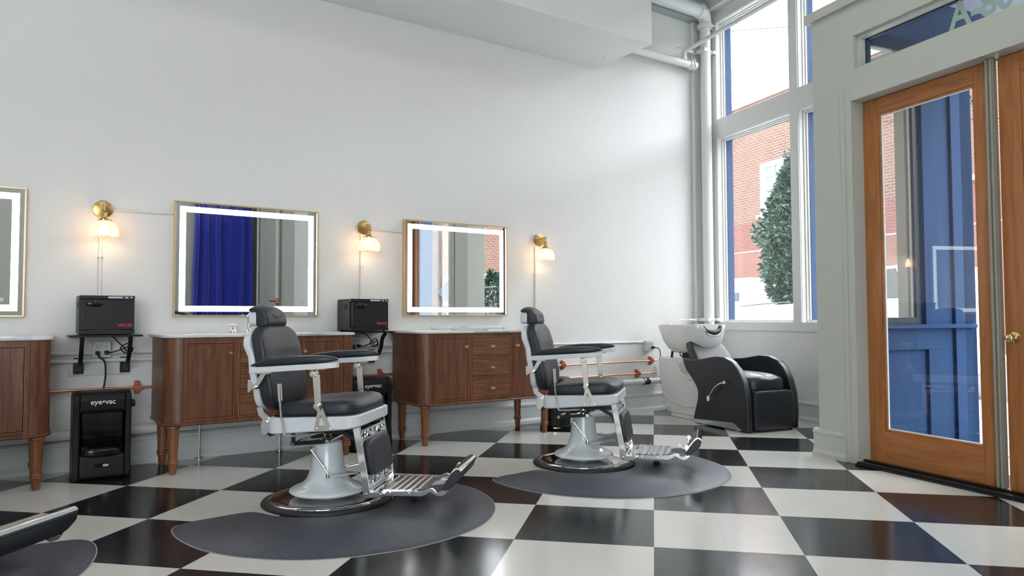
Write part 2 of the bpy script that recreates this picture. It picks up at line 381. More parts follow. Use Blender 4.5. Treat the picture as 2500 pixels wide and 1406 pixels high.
# return wall of the recessed entry with its window
bm=NB(); ob=[(CD+.30,CD+.80,.93,3.0)]
def wallcells_s(bm,n0,n1,z0,z1,holes,s0,s1):
    b2=NB(); wallcells(b2,n0,n1,z0,z1,holes,s0,s1)
    mp={v:bm.verts.new((v.co.y,v.co.x,v.co.z)) for v in b2.verts}
    for f in b2.faces: bm.faces.new([mp[v] for v in f.verts])
    b2.free()
wallcells_s(bm,CD,CW+.1,0,3.10,ob,1.915,2.0); struct('wall_entry',bm,M['door_wall'],'off white return wall between the window bay and the doors','wall',True,smooth=False)
bm=NB(); wallcells_s(bm,CD+.1,CW+.2,-.1,3.10,[(CD+.20,CD+.85,.915,3.0)],2.001,2.075)
for a in ((CD+.86,CD+1.05,.90,3.0),(CD+1.17,CW+.225,-.1,3.0),(CD+.14,CD+1.05,.74,.90),(CD+.88,CD+1.05,.0,.74),(CD+.14,CD+1.17,-.1,.02)): box(bm,2.075,2.1,*a)
box(bm,2.075,2.135,CD+.14,CD+1.36,.895,.925)
box(bm,4.26,4.44,CD+.14,CW+.2,-.1,3.04)
struct('wall_entry_outside',bm,M['blue'],'blue panelled wall of the recessed entry outside the door','wall',True,bev=.003)
# door wall
DH=(2.262,4.07,0,2.44); TRH=(2.285,4.04,2.655,2.885)
bm=NB(); wallcells(bm,2.0,8.2,0,3.10,[DH,TRH],CD,CD+.10); struct('wall_door',bm,M['door_wall'],'off white wall holding the wooden entry doors and transom','wall',True,smooth=False)
bm=NB(); wallcells(bm,2.1,8.2,-.1,3.10,[DH,(2.30,4.03,2.67,2.87)],CD+.101,CD+.14); struct('wall_door_outside',bm,M['blue'],'blue outside face of the entry wall','wall',True,smooth=False)
bm=NB(); box(bm,1.88,8.2,CD-.035,CW+.0,3.10,3.17); struct('trim_2',bm,M['door_wall'],'flat capping ledge on top of the entry enclosure','ledge',True,bev=.003)
bm=NB(); box(bm,2.1,2.60,CD+.14,CW+.2,3.035,3.10); struct('ceiling_entry_dark',bm,M['blue'],'dark blue end of the entry ceiling above the left door','ceiling panel',True,smooth=False)  # entry ceiling coloured in two parts, dark blue here and lavender beyond
bm=NB(); box(bm,2.60,8.2,CD+.14,CW+.2,3.04,3.10); struct('ceiling_entry',bm,simple('lavender entry ceiling',(.36,.40,.52),.6),'pale lavender ceiling of the recessed entry above the doors','ceiling',True,smooth=False)
bm=NB(); box(bm,2.168,2.262,CD-.014,CD,0,2.53); box(bm,2.262,4.17,CD-.014,CD,2.44,2.53); box(bm,4.07,4.17,CD-.014,CD,0,2.44)
box(bm,2.205,2.212,CD-.02,CD-.014,0,2.53)
struct('trim_3',bm,M['door_wall'],'off white casing around the wooden double doors','door casing',True,bev=.003)
bm=NB(); box(bm,5.45,5.86,CD-.14,CD,0,3.1); struct('trim_4',bm,M['trimw'],'white pilaster on the door wall, seen in the mirror','pilaster',True,bev=.004)
bm=NB(); box(bm,-.885,8,CW-.11,CW,4.40,4.6); struct('trim_5',bm,M['trimw'],'white boxed beam over the tall windows','beam',True,bev=.004)
bm=NB(); box(bm,2.556,4.2,-.12,0,4.30,4.42); struct('trim_6',bm,simple('grey green beam',(.40,.48,.46),.6),'grey green beam under the big pipe by the corner','beam',smooth=False)
bm=NB()
prism(bm,[(3.965,0),(4.055,0),(4.055,-.05),(3.965,-.05)],0,4.35,'z'); struct('trim_7',bm,M['pipew'],'white vertical strip in the corner beside the tall pipe','corner strip',bev=.006)
bm=NB(); box(bm,-.73,1.915,CW-.014,CW,.842,.93); box(bm,-.74,-.652,CW-.012,CW,.93,4.35); box(bm,.448,.556,CW-.012,CW,.93,4.35); box(bm,-.652,1.915,CW-.0119,CW,2.965,3.172); box(bm,-.652,1.915,CW-.0119,CW,4.268,4.35)
struct('trim_8',bm,M['trimw'],'flat white window casing and sill apron on the window wall','window casing',True,bev=.002)
# baseboards
BP=[(0,0),(.034,0),(.034,.028),(.022,.05),(.022,.158),(.03,.163),(.03,.178),(.014,.192),(0,.195)]
bm=NB(); prism(bm,[(-a,b) for a,b in BP],-7,4.18,'x'); struct('baseboard_back',bm,M['base'],'pale grey moulded baseboard along the back wall','baseboard',smooth=False)
def fbase(bm,s0,s1,c):   # baseboard along s at plane n=c
    prism(bm,[(c-a,b) for a,b in BP],s0,s1,'x')
bm=NB(); fbase(bm,-.85,1.915,CW); struct('baseboard_right',bm,M['base'],'pale grey moulded baseboard under the street windows','baseboard',True,smooth=False)
bm=NB(); fbase(bm,1.88,2.168,CD)
prism(bm,[(1.915-a,b) for a,b in BP],CD,CW,'y'); struct('baseboard_entry',bm,M['door_wall'],'off white baseboard wrapping the entry wall end','baseboard',True,smooth=False)
# windows
def window(i,s0,s1,z0,z1,label,n0=CW,side=False,extra=0):
    e=empty('window_%d'%i,label,'window',rz=TH,kind='structure')
    fr=NB(); bl=NB(); dk=NB(); gl=NB()
    if not side:
        ringbox(fr,s0,s1,z0,z1,.012,n0+.045,n0+.088,'y'); ringbox(fr,s0+.012,s1-.012,z0+.012,z1-.012,.012,n0+.070,n0+.088,'y')
        ringbox(dk,s0+.004,s1-.004,z0+.004,z1-.004,.022,n0+.0885,n0+.099,'y'); box(gl,s0+.02,s1-.02,n0+.089,n0+.096,z0+.02,z1-.02)
    else:
        ringbox(fr,s0-.01,s1+.03,z0,z1,.02,2.015,2.044,'x'); ringbox(dk,s0-.05,s1+.048,z0-.005,z1,.05,2.046,2.072,'x'); box(gl,2.055,2.061,s0-.02,s1+.02,z0+.03,z1-.03)
    obj('window_frame',fr,M['trimw'],e,bev=.002); obj('outer_frame',dk,M['bluedk'],e,bev=.002); obj('pane',gl,M['glass'],e,smooth=False)
    return e
window(1,*LOW[0],'tall lower street window left of the mullion with the tree outside')
window(2,*LOW[1],'lower street window right of the mullion, mostly hidden by the entry wall')
window(3,*UP[0],'upper street window full of white sky at the corner')
window(4,*UP[1],'upper street window right of the mullion, above the entry wall end')
window(5,CD+.30,CD+.80,.93,3.0,'narrow side window of the recessed entry',side=True)
for i,u in enumerate(UP2): window(6+i,*u,'clerestory window above the entry, number %s from the corner'%['three','four','five','six','seven'][i])
e=empty('window_12','wide unseen window added in the rear wall to let daylight in from behind the camera','window',kind='structure')  # unseen window, added for soft daylight from the rear
bm=NB(); ringbox(bm,RW[0],RW[1],RW[2],RW[3],.07,-8.16,-8.08,'y')
for x in (-5.32,-4.03): box(bm,x-.03,x+.03,-8.16,-8.08,RW[2]+.07,RW[3]-.07)
obj('window_frame',bm,M['trimw'],e,bev=.003); bm=NB(); box(bm,RW[0]+.05,RW[1]-.05,-8.125,-8.118,RW[2]+.05,RW[3]-.05); obj('pane',bm,M['glass'],e,smooth=False)
# transom
e=empty('window_11','long low transom window above the wooden doors with green lettering','transom window',rz=TH,kind='structure')
bm=NB(); ringbox(bm,2.285,4.04,2.655,2.885,.018,CD+.03,CD+.09,'y'); obj('window_frame',bm,M['door_wall'],e,bev=.002)
bm=NB(); ringbox(bm,2.300,4.025,2.67,2.87,.012,CD+.091,CD+.10,'y'); obj('outer_frame',bm,M['bluedk'],e,smooth=False)
bm=NB(); box(bm,2.30,4.03,CD+.092,CD+.098,2.67,2.875); obj('pane',bm,M['glass'],e,smooth=False)
MT=Matrix(((1,0,0,3.108),(0,0,-1,CD+.0900),(0,1,0,2.702),(0,0,0,1)))
text('address_lettering','A-80',.218,M['letter'],e,MT,.0006,.006,.88)
# doors
def door(i,s0,label,knob_s,glx):
    s1=s0+.88; e=empty('door_%d'%i,label,'door',rz=TH,kind='structure'); a,b,c,d=s0+.123,s1-.094 if i==1 else s1-.12,.232,2.333
    n0,n1=CD+.094,CD+.136
    bm=NB(); box(bm,s0,a,n0,n1,.022,2.436); box(bm,b,s1,n0,n1,.022,2.436); obj('stiles',bm,M['fir'],e,bev=.003)
    bm=NB(); box(bm,a,b,n0,n1,.022,c); box(bm,a,b,n0,n1,d,2.436); obj('rails',bm,M['firx'],e,bev=.003)
    bm=NB(); ringbox(bm,a,b,c,d,.012,n0+.004,n0+.02,'y'); obj('glazing_bead',bm,M['fir'],e,bev=.003)
    bm=NB(); ringbox(bm,a+.012,b-.012,c+.012,d-.012,.006,n0+.014,n0+.024,'y'); obj('glazing_seal',bm,M['white'],e,smooth=False)
    bm=NB(); box(bm,a+.01,b-.01,n0+.018,n0+.024,c+.01,d-.01); obj('pane',bm,M['glass'],e,smooth=False)
    if knob_s:
        bm=NB(); lathe(bm,[(0,-.062),(.012,-.061),(.022,-.055),(.026,-.045),(.024,-.036),(.014,-.028),(.010,-.02),(.010,-.008),(.02,-.006),(.032,-.004),(.034,.0),(0,0)],(knob_s,n0,.862),32,'y')
        k=obj('door_knob',bm,M['brassb'],e)
        bm=NB(); box(bm,s0,s0+.047-.0,n0-.034,n0-.001,.03,2.436); bm2=NB()
    return e
door(1,2.262,'left wooden entry door with a full height glass panel',None,0)
d2=door(2,3.19,'right wooden entry door with a round brass knob',3.243,0)
bm=NB(); box(bm,3.137,3.187,CD+.062,CD+.093,.03,2.438); cyl(bm,(3.150,CD+.060,.03),(3.150,CD+.060,2.438),.011,n=10); cyl(bm,(3.174,CD+.060,.03),(3.174,CD+.060,2.438),.011,n=10)
struct('trim_9',bm,simple('taupe astragal',(.33,.32,.26),.45),'taupe vertical astragal strip between the two wooden doors','astragal',True,bev=.004)
bm=NB(); box(bm,2.262,4.07,CD-.03,CD+.16,0,.022); box(bm,2.262,4.07,CD+.03,CD+.06,.022,.034); box(bm,2.262,4.07,CD-.045,CD-.03,0,.012)
struct('trim_10',bm,M['steel'],'black metal threshold under the wooden doors','threshold',True,bev=.003)
# entry ceiling downlight
bm=NB(); lathe(bm,[(.05,0),(.05,-.012),(.04,-.02),(0,-.024)],tuple(DR*3.0+NR*(CD+.62)+Vector((0,0,3.04))),24); tag(obj('downlight',bm,M['white']),'small round white downlight in the entry ceiling','light')
# ------------------------------------------------------------------ vanities
def make_vanity():
    t=empty('bathroom_vanity','',"vanity"); hw=.635; y0,y1=-.575,-.062; r=.105
    out=[(hw,y1),(-hw,y1)]
    arc=lambda cx,cy,a0,a1,rr:[(cx+rr*math.cos(R(a0+(a1-a0)*i/10)),cy+rr*math.sin(R(a0+(a1-a0)*i/10))) for i in range(11)]
    def plan(g):  # g outward growth
        return [(hw+g,y1)]+[(-hw-g,y1)]+arc(-hw+r,y0+r,180,270,r+g)+arc(hw-r,y0+r,270,360,r+g)
    bm=NB(); prism(bm,plan(0),.318,.86,'z'); obj('body',bm,M['wood'],t,bev=.002)
    bm=NB(); loft(bm,[[(x,y,z) for x,y in plan(g)] for g,z in ((-.004,.303),(.006,.306),(.011,.313),(.006,.320),(0,.324))]); obj('base_moulding',bm,M['wood'],t)
    bm=NB(); loft(bm,[[(x,-.002 if abs(y-y1)<1e-6 else y,z) for x,y in plan(g)] for g,z in ((.010,.8605),(.014,.8635),(.015,.870),(.014,.877),(.010,.880))]); obj('countertop',bm,M['marble'],t)
    for x in (-hw+r,hw-r): bm=NB(); box(bm,x-.0015,x+.0015,y0-.0006,y0+.004,.326,.858); obj('seam',bm,M['groove'],t,smooth=False)
    for x in (-1,1): bm=NB(); box(bm,x*hw-.0006*x-.001,x*hw-.0006*x+.001,y0+r-.0015,y0+r+.0015,.326,.858); obj('seam',bm,M['groove'],t,smooth=False)
    def knob(x,z,p):
        bm=NB(); lathe(bm,[(0,-.034),(.008,-.033),(.0125,-.027),(.012,-.020),(.006,-.014),(.005,-.006),(.009,-.003),(.010,0)],(x,y0-.006,z),20,'y'); obj('knob',bm,M['brassb'],p,label=None) if False else obj('knob',bm,M['brassb'],p)
    def front(nm,x0,x1,z0,z1,kx,mat):
        bm=NB(); box(bm,x0+.010,x1-.010,y0-.006,y0+.01,z0+.010,z1-.010); p=obj(nm,bm,mat,t,bev=.002)
        bm=NB(); ringbox(bm,x0,x1,z0,z1,.0065,y0-.007,y0+.004); obj('bead_moulding',bm,M['leg'],p,bev=.002)
        bm=NB(); ringbox(bm,x0+.0065,x1-.0065,z0+.0065,z1-.0065,.0036,y0-.0005,y0+.004); obj('groove',bm,M['groove'],p,smooth=False)
        knob(kx,z1-.075 if nm=='door' else (z0+z1)/2,p)
    front('door',-.512,-.218,.338,.830,-.246,M['wood']); front('door',.218,.512,.338,.830,.246,M['wood'])
    for z in (.674,.506,.338): front('drawer',-.192,.192,z,z+.156,0,M['woodx'])
    for sx in (-1,1):
        for y in (-.522,-.115):
            bm=NB(); lathe(bm,[(.038,.306),(.041,.300),(.041,.292),(.036,.288),(.0345,.278),(.0335,.25),(.028,.115),(.0275,.098),(.033,.093),(.034,.086),(.031,.080),(.034,.074),(.033,.068),(.0265,.064),(.0245,.050),(.021,.008),(.019,.006),(.019,0)],(sx*.573,y,0),28); obj('leg',bm,M['leg'],t)
    return t
v0=make_vanity(); v0['group']='walnut vanities along the back wall'
VX=[(-2.73,'walnut vanity cut by the left edge, beside the first dust vacuum'),(-.86,'walnut vanity with brass faucet behind the nearer barber chair'),(.925,'walnut vanity carrying loose marble pieces, behind the farther barber chair')]
for i,(x,l) in enumerate(VX):
    o=v0 if i==0 else copy_tree(v0); o.location=(x,0,0); o['label']=l
# faucet on the middle vanity
t=empty('widespread_faucet','brushed brass faucet with cross handles on the middle marble top','faucet',(-.87,-.12,.88))
bm=NB(); lathe(bm,[(.030,0),(.030,.006),(.020,.012),(.013,.03),(.011,.09),(.013,.11),(.016,.118),(.012,.128),(.006,.134),(0,.136)],(0,0,0),24)
tube(bm,[(0,0,.10),(0,-.03,.118),(0,-.08,.118),(0,-.12,.105),(0,-.125,.085)],.009,12); obj('spout',bm,M['nickel'],t)
for sx in (-1,1):
    bm=NB(); lathe(bm,[(.030,0),(.029,.01),(.021,.022),(.019,.03),(.013,.036),(.010,.046),(.013,.05),(.013,.058),(.006,.064),(0,.066)],(sx*.112,0,0),24)
    for a in range(4):
        c,s=math.cos(a*PI/2+.4),math.sin(a*PI/2+.4); cyl(bm,(sx*.112,0,.054),(sx*.112+.030*c,.030*s,.054),.0042,.0042,10); lathe(bm,[(0,-.0065),(.0046,-.0046),(.0065,0),(.0046,.0046),(0,.0065)],(sx*.112+.032*c,.032*s,.054),10)
    obj('handle',bm,M['nickel'],t)
# marble pieces on the right vanity
bm=NB(); box(bm,0,.86,-.012,.012,.013,.030); 
for x in (.02,.40,.80): box(bm,x,x+.035,-.008,.008,0,.0129)
o=obj('marble_slab',bm,M['marble'],bev=.002,loc=(.60,-.16,.8805),rz=R(8)); tag(o,'long loose marble slab lying at the back of the right vanity top','slab')
bm=NB(); box(bm,0,.30,-.05,.012,0,.018)
o=obj('marble_slab',bm,M['marble'],bev=.002,loc=(.655,-.40,.8805),rz=R(-12)); tag(o,'short loose marble slab lying at the front of the right vanity top','slab')
# ------------------------------------------------------------------ lit mirrors
def make_mirror():
    t=empty('lighted_mirror','','mirror'); w,z0,z1=.516,-.408,.408
    bm=NB(); ringbox(bm,-w,w,z0,z1,.010,-.042,0,'y'); obj('mirror_frame',bm,M['gold'],t,bev=.0015)
    bm=NB(); box(bm,-w+.010,w-.010,-.030,-.012,z0+.010,z1-.010); obj('mirror_glass',bm,M['mirror'],t,smooth=False)
    bm=NB(); ringbox(bm,-w+.036,w-.036,z0+.036,z1-.036,.040,-.0312,-.0302,'y'); obj('light_band',bm,M['led'],t,smooth=False)
    bm=NB(); lathe(bm,[(.0135,-.0006),(.0135,0)],(.395,-.0302,-.30),20,'y'); obj('touch_button',bm,M['grey'],t)
    return t
m0=make_mirror(); m0['group']='lighted mirrors over the vanities'
for i,(x,l) in enumerate([(-2.743,'lit mirror cut off by the left edge of the picture'),(-.848,'lit mirror reflecting the blue curtain, above the middle vanity'),(.921,'lit mirror reflecting the entry doors, above the right vanity')]):
    o=m0 if i==0 else copy_tree(m0); o.location=(x,-.001 if i<2 else -.004,1.405); o.rotation_euler=(0,0,R(-.27) if i==2 else 0); o['label']=l
# ------------------------------------------------------------------ sconces
def make_sconce():
    t=empty('wall_sconce','','wall lamp')
    bm=NB(); lathe(bm,[(0,-.052),(.055,-.052),(.060,-.050),(.060,-.042),(0.03,-.040)],(0,0,0),40,'y'); o=obj('backplate',bm,M['brass'],t)
    for a,b in ((-.03,.028),(.028,-.03)):
        b2=NB(); lathe(b2,[(0,-.0565),(.004,-.056),(.0055,-.053),(.0055,-.051)],(a,0,b),12,'y'); obj('screw',b2,M['brassb'],o)
    bm=NB(); lathe(bm,[(.056,-.042),(.058,-.038),(.058,0),(0,0)],(0,0,0),40,'y'); obj('mounting_box',bm,M['pipew'],t)
    bm=NB(); tube(bm,[(0,-.05,0),(0,-.11,.012),(0,-.148,.014)],.0065,10); lathe(bm,[(0,-.012),(.010,-.008),(.012,0),(.010,.008),(0,.012)],(0,-.15,.012),16); obj('arm',bm,M['brass'],t)
    bm=NB(); lathe(bm,[(.0,.006),(.007,.004),(.008,-.022),(.014,-.026),(.0165,-.032),(.0145,-.038),(.0165,-.044),(.0165,-.068),(.022,-.072),(.030,-.078),(.031,-.086),(.030,-.090),(0,-.090)],(0,-.15,0),28); o=obj('socket',bm,M['brass'],t)
    for a in (0.3,2.4,4.5):
        b2=NB(); c,s=math.cos(a),math.sin(a); cyl(b2,(.034*c,-.15+.034*s,-.083),(.048*c,-.15+.048*s,-.083),.0035,n=8); obj('thumb_screw',b2,M['brassb'],o)
    bm=NB(); pr=[(.033,-.090),(.050,-.098),(.068,-.112),(.078,-.128),(.0835,-.146),(.082,-.150),(.0845,-.154),(.0845,-.192),(.0825,-.194),(.0822,-.150),(.075,-.126),(.064,-.112),(.047,-.101),(.033,-.093)]
    lathe(bm,pr,(0,-.15,0),120,'z',.018,40); obj('glass_shade',bm,M['shade'],t)
    bm=NB(); lathe(bm,[(0,-.186),(.018,-.182),(.028,-.170),(.030,-.158),(.024,-.142),(.014,-.128),(.012,-.112),(.012,-.096),(0,-.094)],(0,-.15,0),20); obj('bulb',bm,M['bulb'],t)
    return t
s0=make_sconce(); s0['group']='brass wall sconces between the mirrors'
for i,(x,a,l) in enumerate([(-1.805,0,'brass wall sconce with ribbed glass shade, leftmost of three'),(.043,0,'brass wall sconce between the middle and right mirrors'),(1.797,0,'brass wall sconce right of the right mirror')]):
    o=s0 if i==0 else copy_tree(s0); o.location=(x,0,1.712); o['label']=l
# ------------------------------------------------------------------ conduits
def conduit(pts,r,label,clips=(),nm='conduit',mat='pipew',cat='conduit',smooth=False,grp=None,cm=None,cs=(.012,.03)):
    bm=NB()
    for a,b in zip(pts,pts[1:]): cyl(bm,a,b,r,n=12)
    for p in pts[1:-1]: lathe(bm,[(0,-r),(r*.7,-r*.7),(r,0),(r*.7,r*.7),(0,r)],p,12)
    o=tag(obj(nm,bm,M[mat]),label,cat,grp)
    for c in clips:
        b2=NB(); vert=c[3]
        if vert: lathe(b2,[(r*1.3,-cs[0]/2),(r*1.5,-cs[0]/2),(r*1.5,cs[0]/2),(r*1.3,cs[0]/2)],c[:3],12); box(b2,c[0]+r*.9,c[0]+r*.9+cs[1]*.6,-.004,-.0002,c[2]-.006,c[2]+.006)
        else: lathe(b2,[(r*1.3,-cs[0]/2),(r*1.5,-cs[0]/2),(r*1.5,cs[0]/2),(r*1.3,cs[0]/2)],c[:3],12,'x'); box(b2,c[0]-.006,c[0]+.006,-.004,-.0002,c[2]-r*.9-cs[1]*.6,c[2]-r*.9)
        obj('clip',b2,M[cm or mat],o)
    return o
for x,l in ((-1.812,'white vertical conduit between the leftmost sconce and its outlet'),(.036,'white vertical conduit under the middle sconce'),(1.785,'white vertical conduit under the right sconce')):
    conduit([(x,-.011,1.66),(x,-.011,.845)],.010,l,[(x,-.011,1.40,True),(x,-.011,1.02,True)],grp='vertical sconce conduits')
conduit([(-1.745,-.010,1.716),(-1.33,-.010,1.722)],.008,'white conduit running from the leftmost sconce to the middle mirror',[(-1.46,-.010,1.720,False)])
conduit([(.10,-.010,1.712),(.44,-.010,1.706)],.008,'white conduit running from the middle sconce to the right mirror',[(.33,-.010,1.708,False)])
conduit([(-3.6,-.018,.760),(1.95,-.018,.760)],.016,'upper white pipe rail on the back wall behind the vanities',nm='wall_pipe',cat='pipe')
conduit([(-3.6,-.020,.708),(1.95,-.020,.708)],.014,'lower white pipe rail just below the upper one behind the vanities',nm='wall_pipe',cat='pipe')
conduit([(1.98,-.010,.728),(3.20,-.010,.724)],.009,'thin white conduit leading to the outlet beside the shampoo unit',[(2.6,-.01,.7265,False),(2.35,-.01,.727,False)])
conduit([(-3.6,-.04,.236),(-.40,-.04,.236)],.036,'thick white pipe just above the baseboard on the left',nm='wall_pipe',cat='pipe')
def clamp(o,x,z):
    b=NB(); box(b,x-.017,x+.017,-.012,-.001,z-.045,z+.045); box(b,x-.024,x+.024,-.052,-.012,z-.017,z+.017); box(b,x-.012,x+.012,-.045,-.02,z-.033,z+.033); obj('pipe_clamp',b,M['copperp'],o,bev=.003)
o=conduit([(-3.6,-.034,.517),(3.36,-.034,.527)],.0085,'long copper pipe running behind the vanities at knee height',nm='copper_pipe',mat='copper',cat='pipe')
for x in (-1.578,.20,2.095,3.275): clamp(o,x,.517+(x+3.6)*.01/6.96)
o=conduit([(1.66,-.034,.402),(3.34,-.034,.398)],.0085,'shorter copper pipe below the long one at the right',nm='copper_pipe',mat='copper',cat='pipe')
clamp(o,3.078,.399)
o=conduit([(1.9,-.07,.323),(3.30,-.07,.320),(3.372,-.07,.325),(3.41,-.07,.40),(3.41,-.07,.53)],.030,'white plastic drain pipe with elbow running to the shampoo unit',nm='drain_pipe',mat='pvc',cat='pipe')
b=NB(); cyl(b,(3.115,-.07,.320),(3.20,-.07,.320),.037,n=24); obj('rubber_coupling',b,M['rubber'],o,bev=.003)
for x in (3.125,3.19): b=NB(); cyl(b,(x-.006,-.07,.320),(x+.006,-.07,.320),.0385,n=24); obj('hose_clamp',b,M['chromeb'],o)
b=NB(); lathe(b,[(.030,-.02),(.036,-.018),(.036,.02),(.030,.022)],(3.41,-.07,.44),20); lathe(b,[(.030,0),(.037,.002),(.037,.05),(.030,.052)],(3.35,-.07,.322),20,'x'); obj('fitting',b,M['pvc'],o)
for x,l in ((-1.19,'thin grey supply pipe rising from the floor under the left half of the middle vanity'),(-.63,'thin grey supply pipe under the middle vanity behind the near chair'),(2.62,'thin grey supply pipe rising beside the far chair pedestal')):
    bm=NB(); cyl(bm,(x,-.075,0.0),(x,-.075,.30),.006,n=10); lathe(bm,[(.013,0),(.013,.008),(.007,.012)],(x,-.075,0),14); cyl(bm,(x-.03,-.075,.012),(x+.03,-.075,.012),.003,n=8)
    if x>2: cyl(bm,(x,-.075,.30),(x,-.045,.31),.006,n=10)
    tag(obj('supply_pipe',bm,M['chromeb']),l,'pipe')
# corner pipes
CP=conduit([(4.035,-.16,.80),(4.035,-.16,4.195)],.058,'tall white vertical pipe in the corner beside the window',nm='corner_pipe',cat='pipe')
o=tag(obj('ceiling_pipe',(lambda b:(cyl(b,(2.57,-.2,4.36),(3.90,-.2,4.36),.075,n=28),tube(b,[(3.90,-.2,4.36),(3.98,-.19,4.35),(4.03,-.165,4.28),(4.035,-.16,4.2)],.070,24,k=8,cap=False),b)[2])(NB()),M['pipew']),'thick white horizontal pipe with elbow high in the corner','pipe')
for p,ax in (((3.9,-.2,4.36),'x'),((4.035,-.16,4.22),'z')):
    b=NB(); lathe(b,[(.072,-.022),(.086,-.02),(.086,.02),(.072,.022)],p,28,ax)
    q=Vector(p)+(Vector((0,-.09,-.02)) if ax=='x' else Vector((.05,-.08,0))); cyl(b,q-Vector((.03,0,0)),q+Vector((.03,0,0)),.008,n=8); obj('grooved_coupling',b,M['pipew'],o)
o=SP=conduit([(2.45,-.1,3.775),(3.84,-.1,3.775)],.042,'white sprinkler pipe running along the wall out of the soffit',nm='sprinkler_pipe',cat='pipe')
b=NB(); lathe(b,[(.042,-.03),(.055,-.028),(.055,.028),(.042,.03)],(3.86,-.1,3.775),24,'x'); cyl(b,(3.88,-.1,3.775),(3.93,-.1,3.775),.05,n=24); cyl(b,(3.87,-.17,3.72),(3.87,-.15,3.83),.007,n=8); obj('end_cap',b,M['pipew'],o,bev=.002)
B0=Vector((3.725,-.135,3.89)); bm=NB(); cyl(bm,(3.725,-.13,3.81),B0,.021,n=14); cyl(bm,B0,B0+DR*2.9,.021,n=14); lathe(bm,[(0,-.024),(.02,-.016),(.026,0),(.02,.016),(0,.024)],tuple(B0),16); lathe(bm,[(.03,0),(.03,.03)],(3.725,-.13,3.80),16)
obj('branch_pipe',bm,M['pipew'],SP)
for z,l in ((3.93,'white strut and pipe clamp high on the corner pipe'),(.955,'white strut and pipe clamp low on the corner pipe above the basin')):
    b=NB(); cyl(b,(4.035,-.16,z-.012),(4.035,-.16,z+.012),.066,n=28); box(b,3.80,4.12,-.098,-.082,z-.012,z+.012); cyl(b,(3.62,-.10,z),(3.86,-.12,z),.005,n=8); box(b,3.93,3.98,-.24,-.12,z-.018,z+.018); box(b,4.09,4.13,-.23,-.10,z-.015,z+.015); obj('pipe_strut',b,M['pipew'],CP,bev=.002)
# soffit sensor
bm=NB(); lathe(bm,[(.040,0),(.040,-.006),(.034,-.012),(0,-.014)],(2.435,-.30,3.51),28); tag(obj('sprinkler_cover',bm,M['soffit']),'small round flush cover plate under the soffit','cover plate')
# ------------------------------------------------------------------ stations: shelf, hot towel cabinet, outlet, vacuum
def make_cab():
    t=empty('towel_cabinet','','towel cabinet'); w,h,d=.155,.25,.28
    bm=NB(); box(bm,-w,w,-d+.03,0,.008,h); obj('body',bm,M['cabinet'],t,bev=.004)
    bm=NB(); box(bm,-w+.012,w-.002,-d-.004,-d+.028,.034,h-.024); dr=obj('door',bm,M['cabinet'],t,bev=.004)
    bm=NB(); puff(bm,(-.075,-d-.010,.198),(.048,.014,.018),2.3,10); obj('handle',bm,M['plasticg'],dr)
    text('maker_lettering','VEVOR',.027,M['red'],dr,Matrix(((1,0,0,.098),(0,0,-1,-d-.0045),(0,1,0,.052),(0,0,0,1))),.0004,.0008,1.0)
    bm=NB(); box(bm,-w,w,-d-.002,-d+.028,h-.022,h); p=obj('top_bezel',bm,M['cabinet'],t,bev=.003)
    bm=NB(); prism(bm,rrect(.002,.142,h-.018,h-.005,.0062),-d-.0035,-d-.001,'y'); q=obj('control_panel',bm,M['grey'],p)
    for x in (.092,.122): b2=NB(); prism(b2,rrect(x-.009,x+.009,h-.0155,h-.0075,.004),-d-.005,-d-.003,'y'); obj('button',b2,M['plasticg'],q)
    bm=NB(); prism(bm,[(-w,.006),(w,.006),(w,.032),(.11,.032),(.05,.040),(-.05,.040),(-.11,.032),(-w,.032)],-d-.002,-d+.028,'y'); obj('lower_lip',bm,M['cabinet'],t,bev=.002)
    bm=NB(); 
    for x in (-.13,.13):
        for y in (-.25,-.04): lathe(bm,[(.012,0),(.012,.008)],(x,y,0),12)
    obj('feet',bm,M['rubber'],t)
    bm=NB(); 
    for i in range(6): box(bm,-w-.001,-w+.001,-d+.06+i*.012,-d+.064+i*.012,.17,.21)
    obj('vent_slots',bm,M['groove'],t,smooth=False)
    return t
def make_shelf(style):
    t=empty('wall_shelf','','shelf'); bm=NB(); box(bm,-.205,.205,-.31,-.004,0,.012); obj('shelf_board',bm,M['steel'],t,bev=.002)
    for x in (-.135,.135):
        bm=NB(); P=[(-.29,-.004),(-.235,-.045),(-.205,-.12),(-.13,-.185),(-.012,-.225)] if style else [(-.29,-.004),(-.27,-.05),(-.20,-.14),(-.10,-.20),(-.012,-.225)]
        S=smoothpath([(0,a,b) for a,b in P],6); L=[];Q=[]
        for i,p in enumerate(S):
            d=(S[min(i+1,len(S)-1)]-S[max(i-1,0)]).normalized(); n=Vector((0,-d.z,d.y)); L.append((p+n*.009)); Q.append(p-n*.009)
        prism(bm,[(p.y,p.z) for p in L]+[(p.y,p.z) for p in Q[::-1]],x-.012,x+.012,'x'); k=obj('bracket',bm,M['steel'],t)
        bm=NB(); box(bm,x-.030,x+.030,-.012,-.0,-.245,-.140); obj('mounting_plate',bm,M['steel'],k,bev=.004)
    return t
def make_outlet():
    t=empty('outlet_box','','outlet'); bm=NB(); box(bm,-.054,.054,-.05,0,-.054,.054); obj('box',bm,M['plate'],t,bev=.006)
    for x in (-.026,.026):
        bm=NB(); prism(bm,rrect(x-.018,x+.018,-.036,.036,.008),-.054,-.05,'y'); p=obj('receptacle',bm,M['plate'],t)
        for z in (.018,-.020):
            b2=NB()
            for dx in (-.006,.006): box(b2,x+dx-.0012,x+dx+.0012,-.0548,-.0538,z-.004,z+.005)
            cyl(b2,(x,-.0548,z-.010),(x,-.0538,z-.010),.0024,n=8); obj('slot',b2,M['groove'],p,smooth=False)
    return t
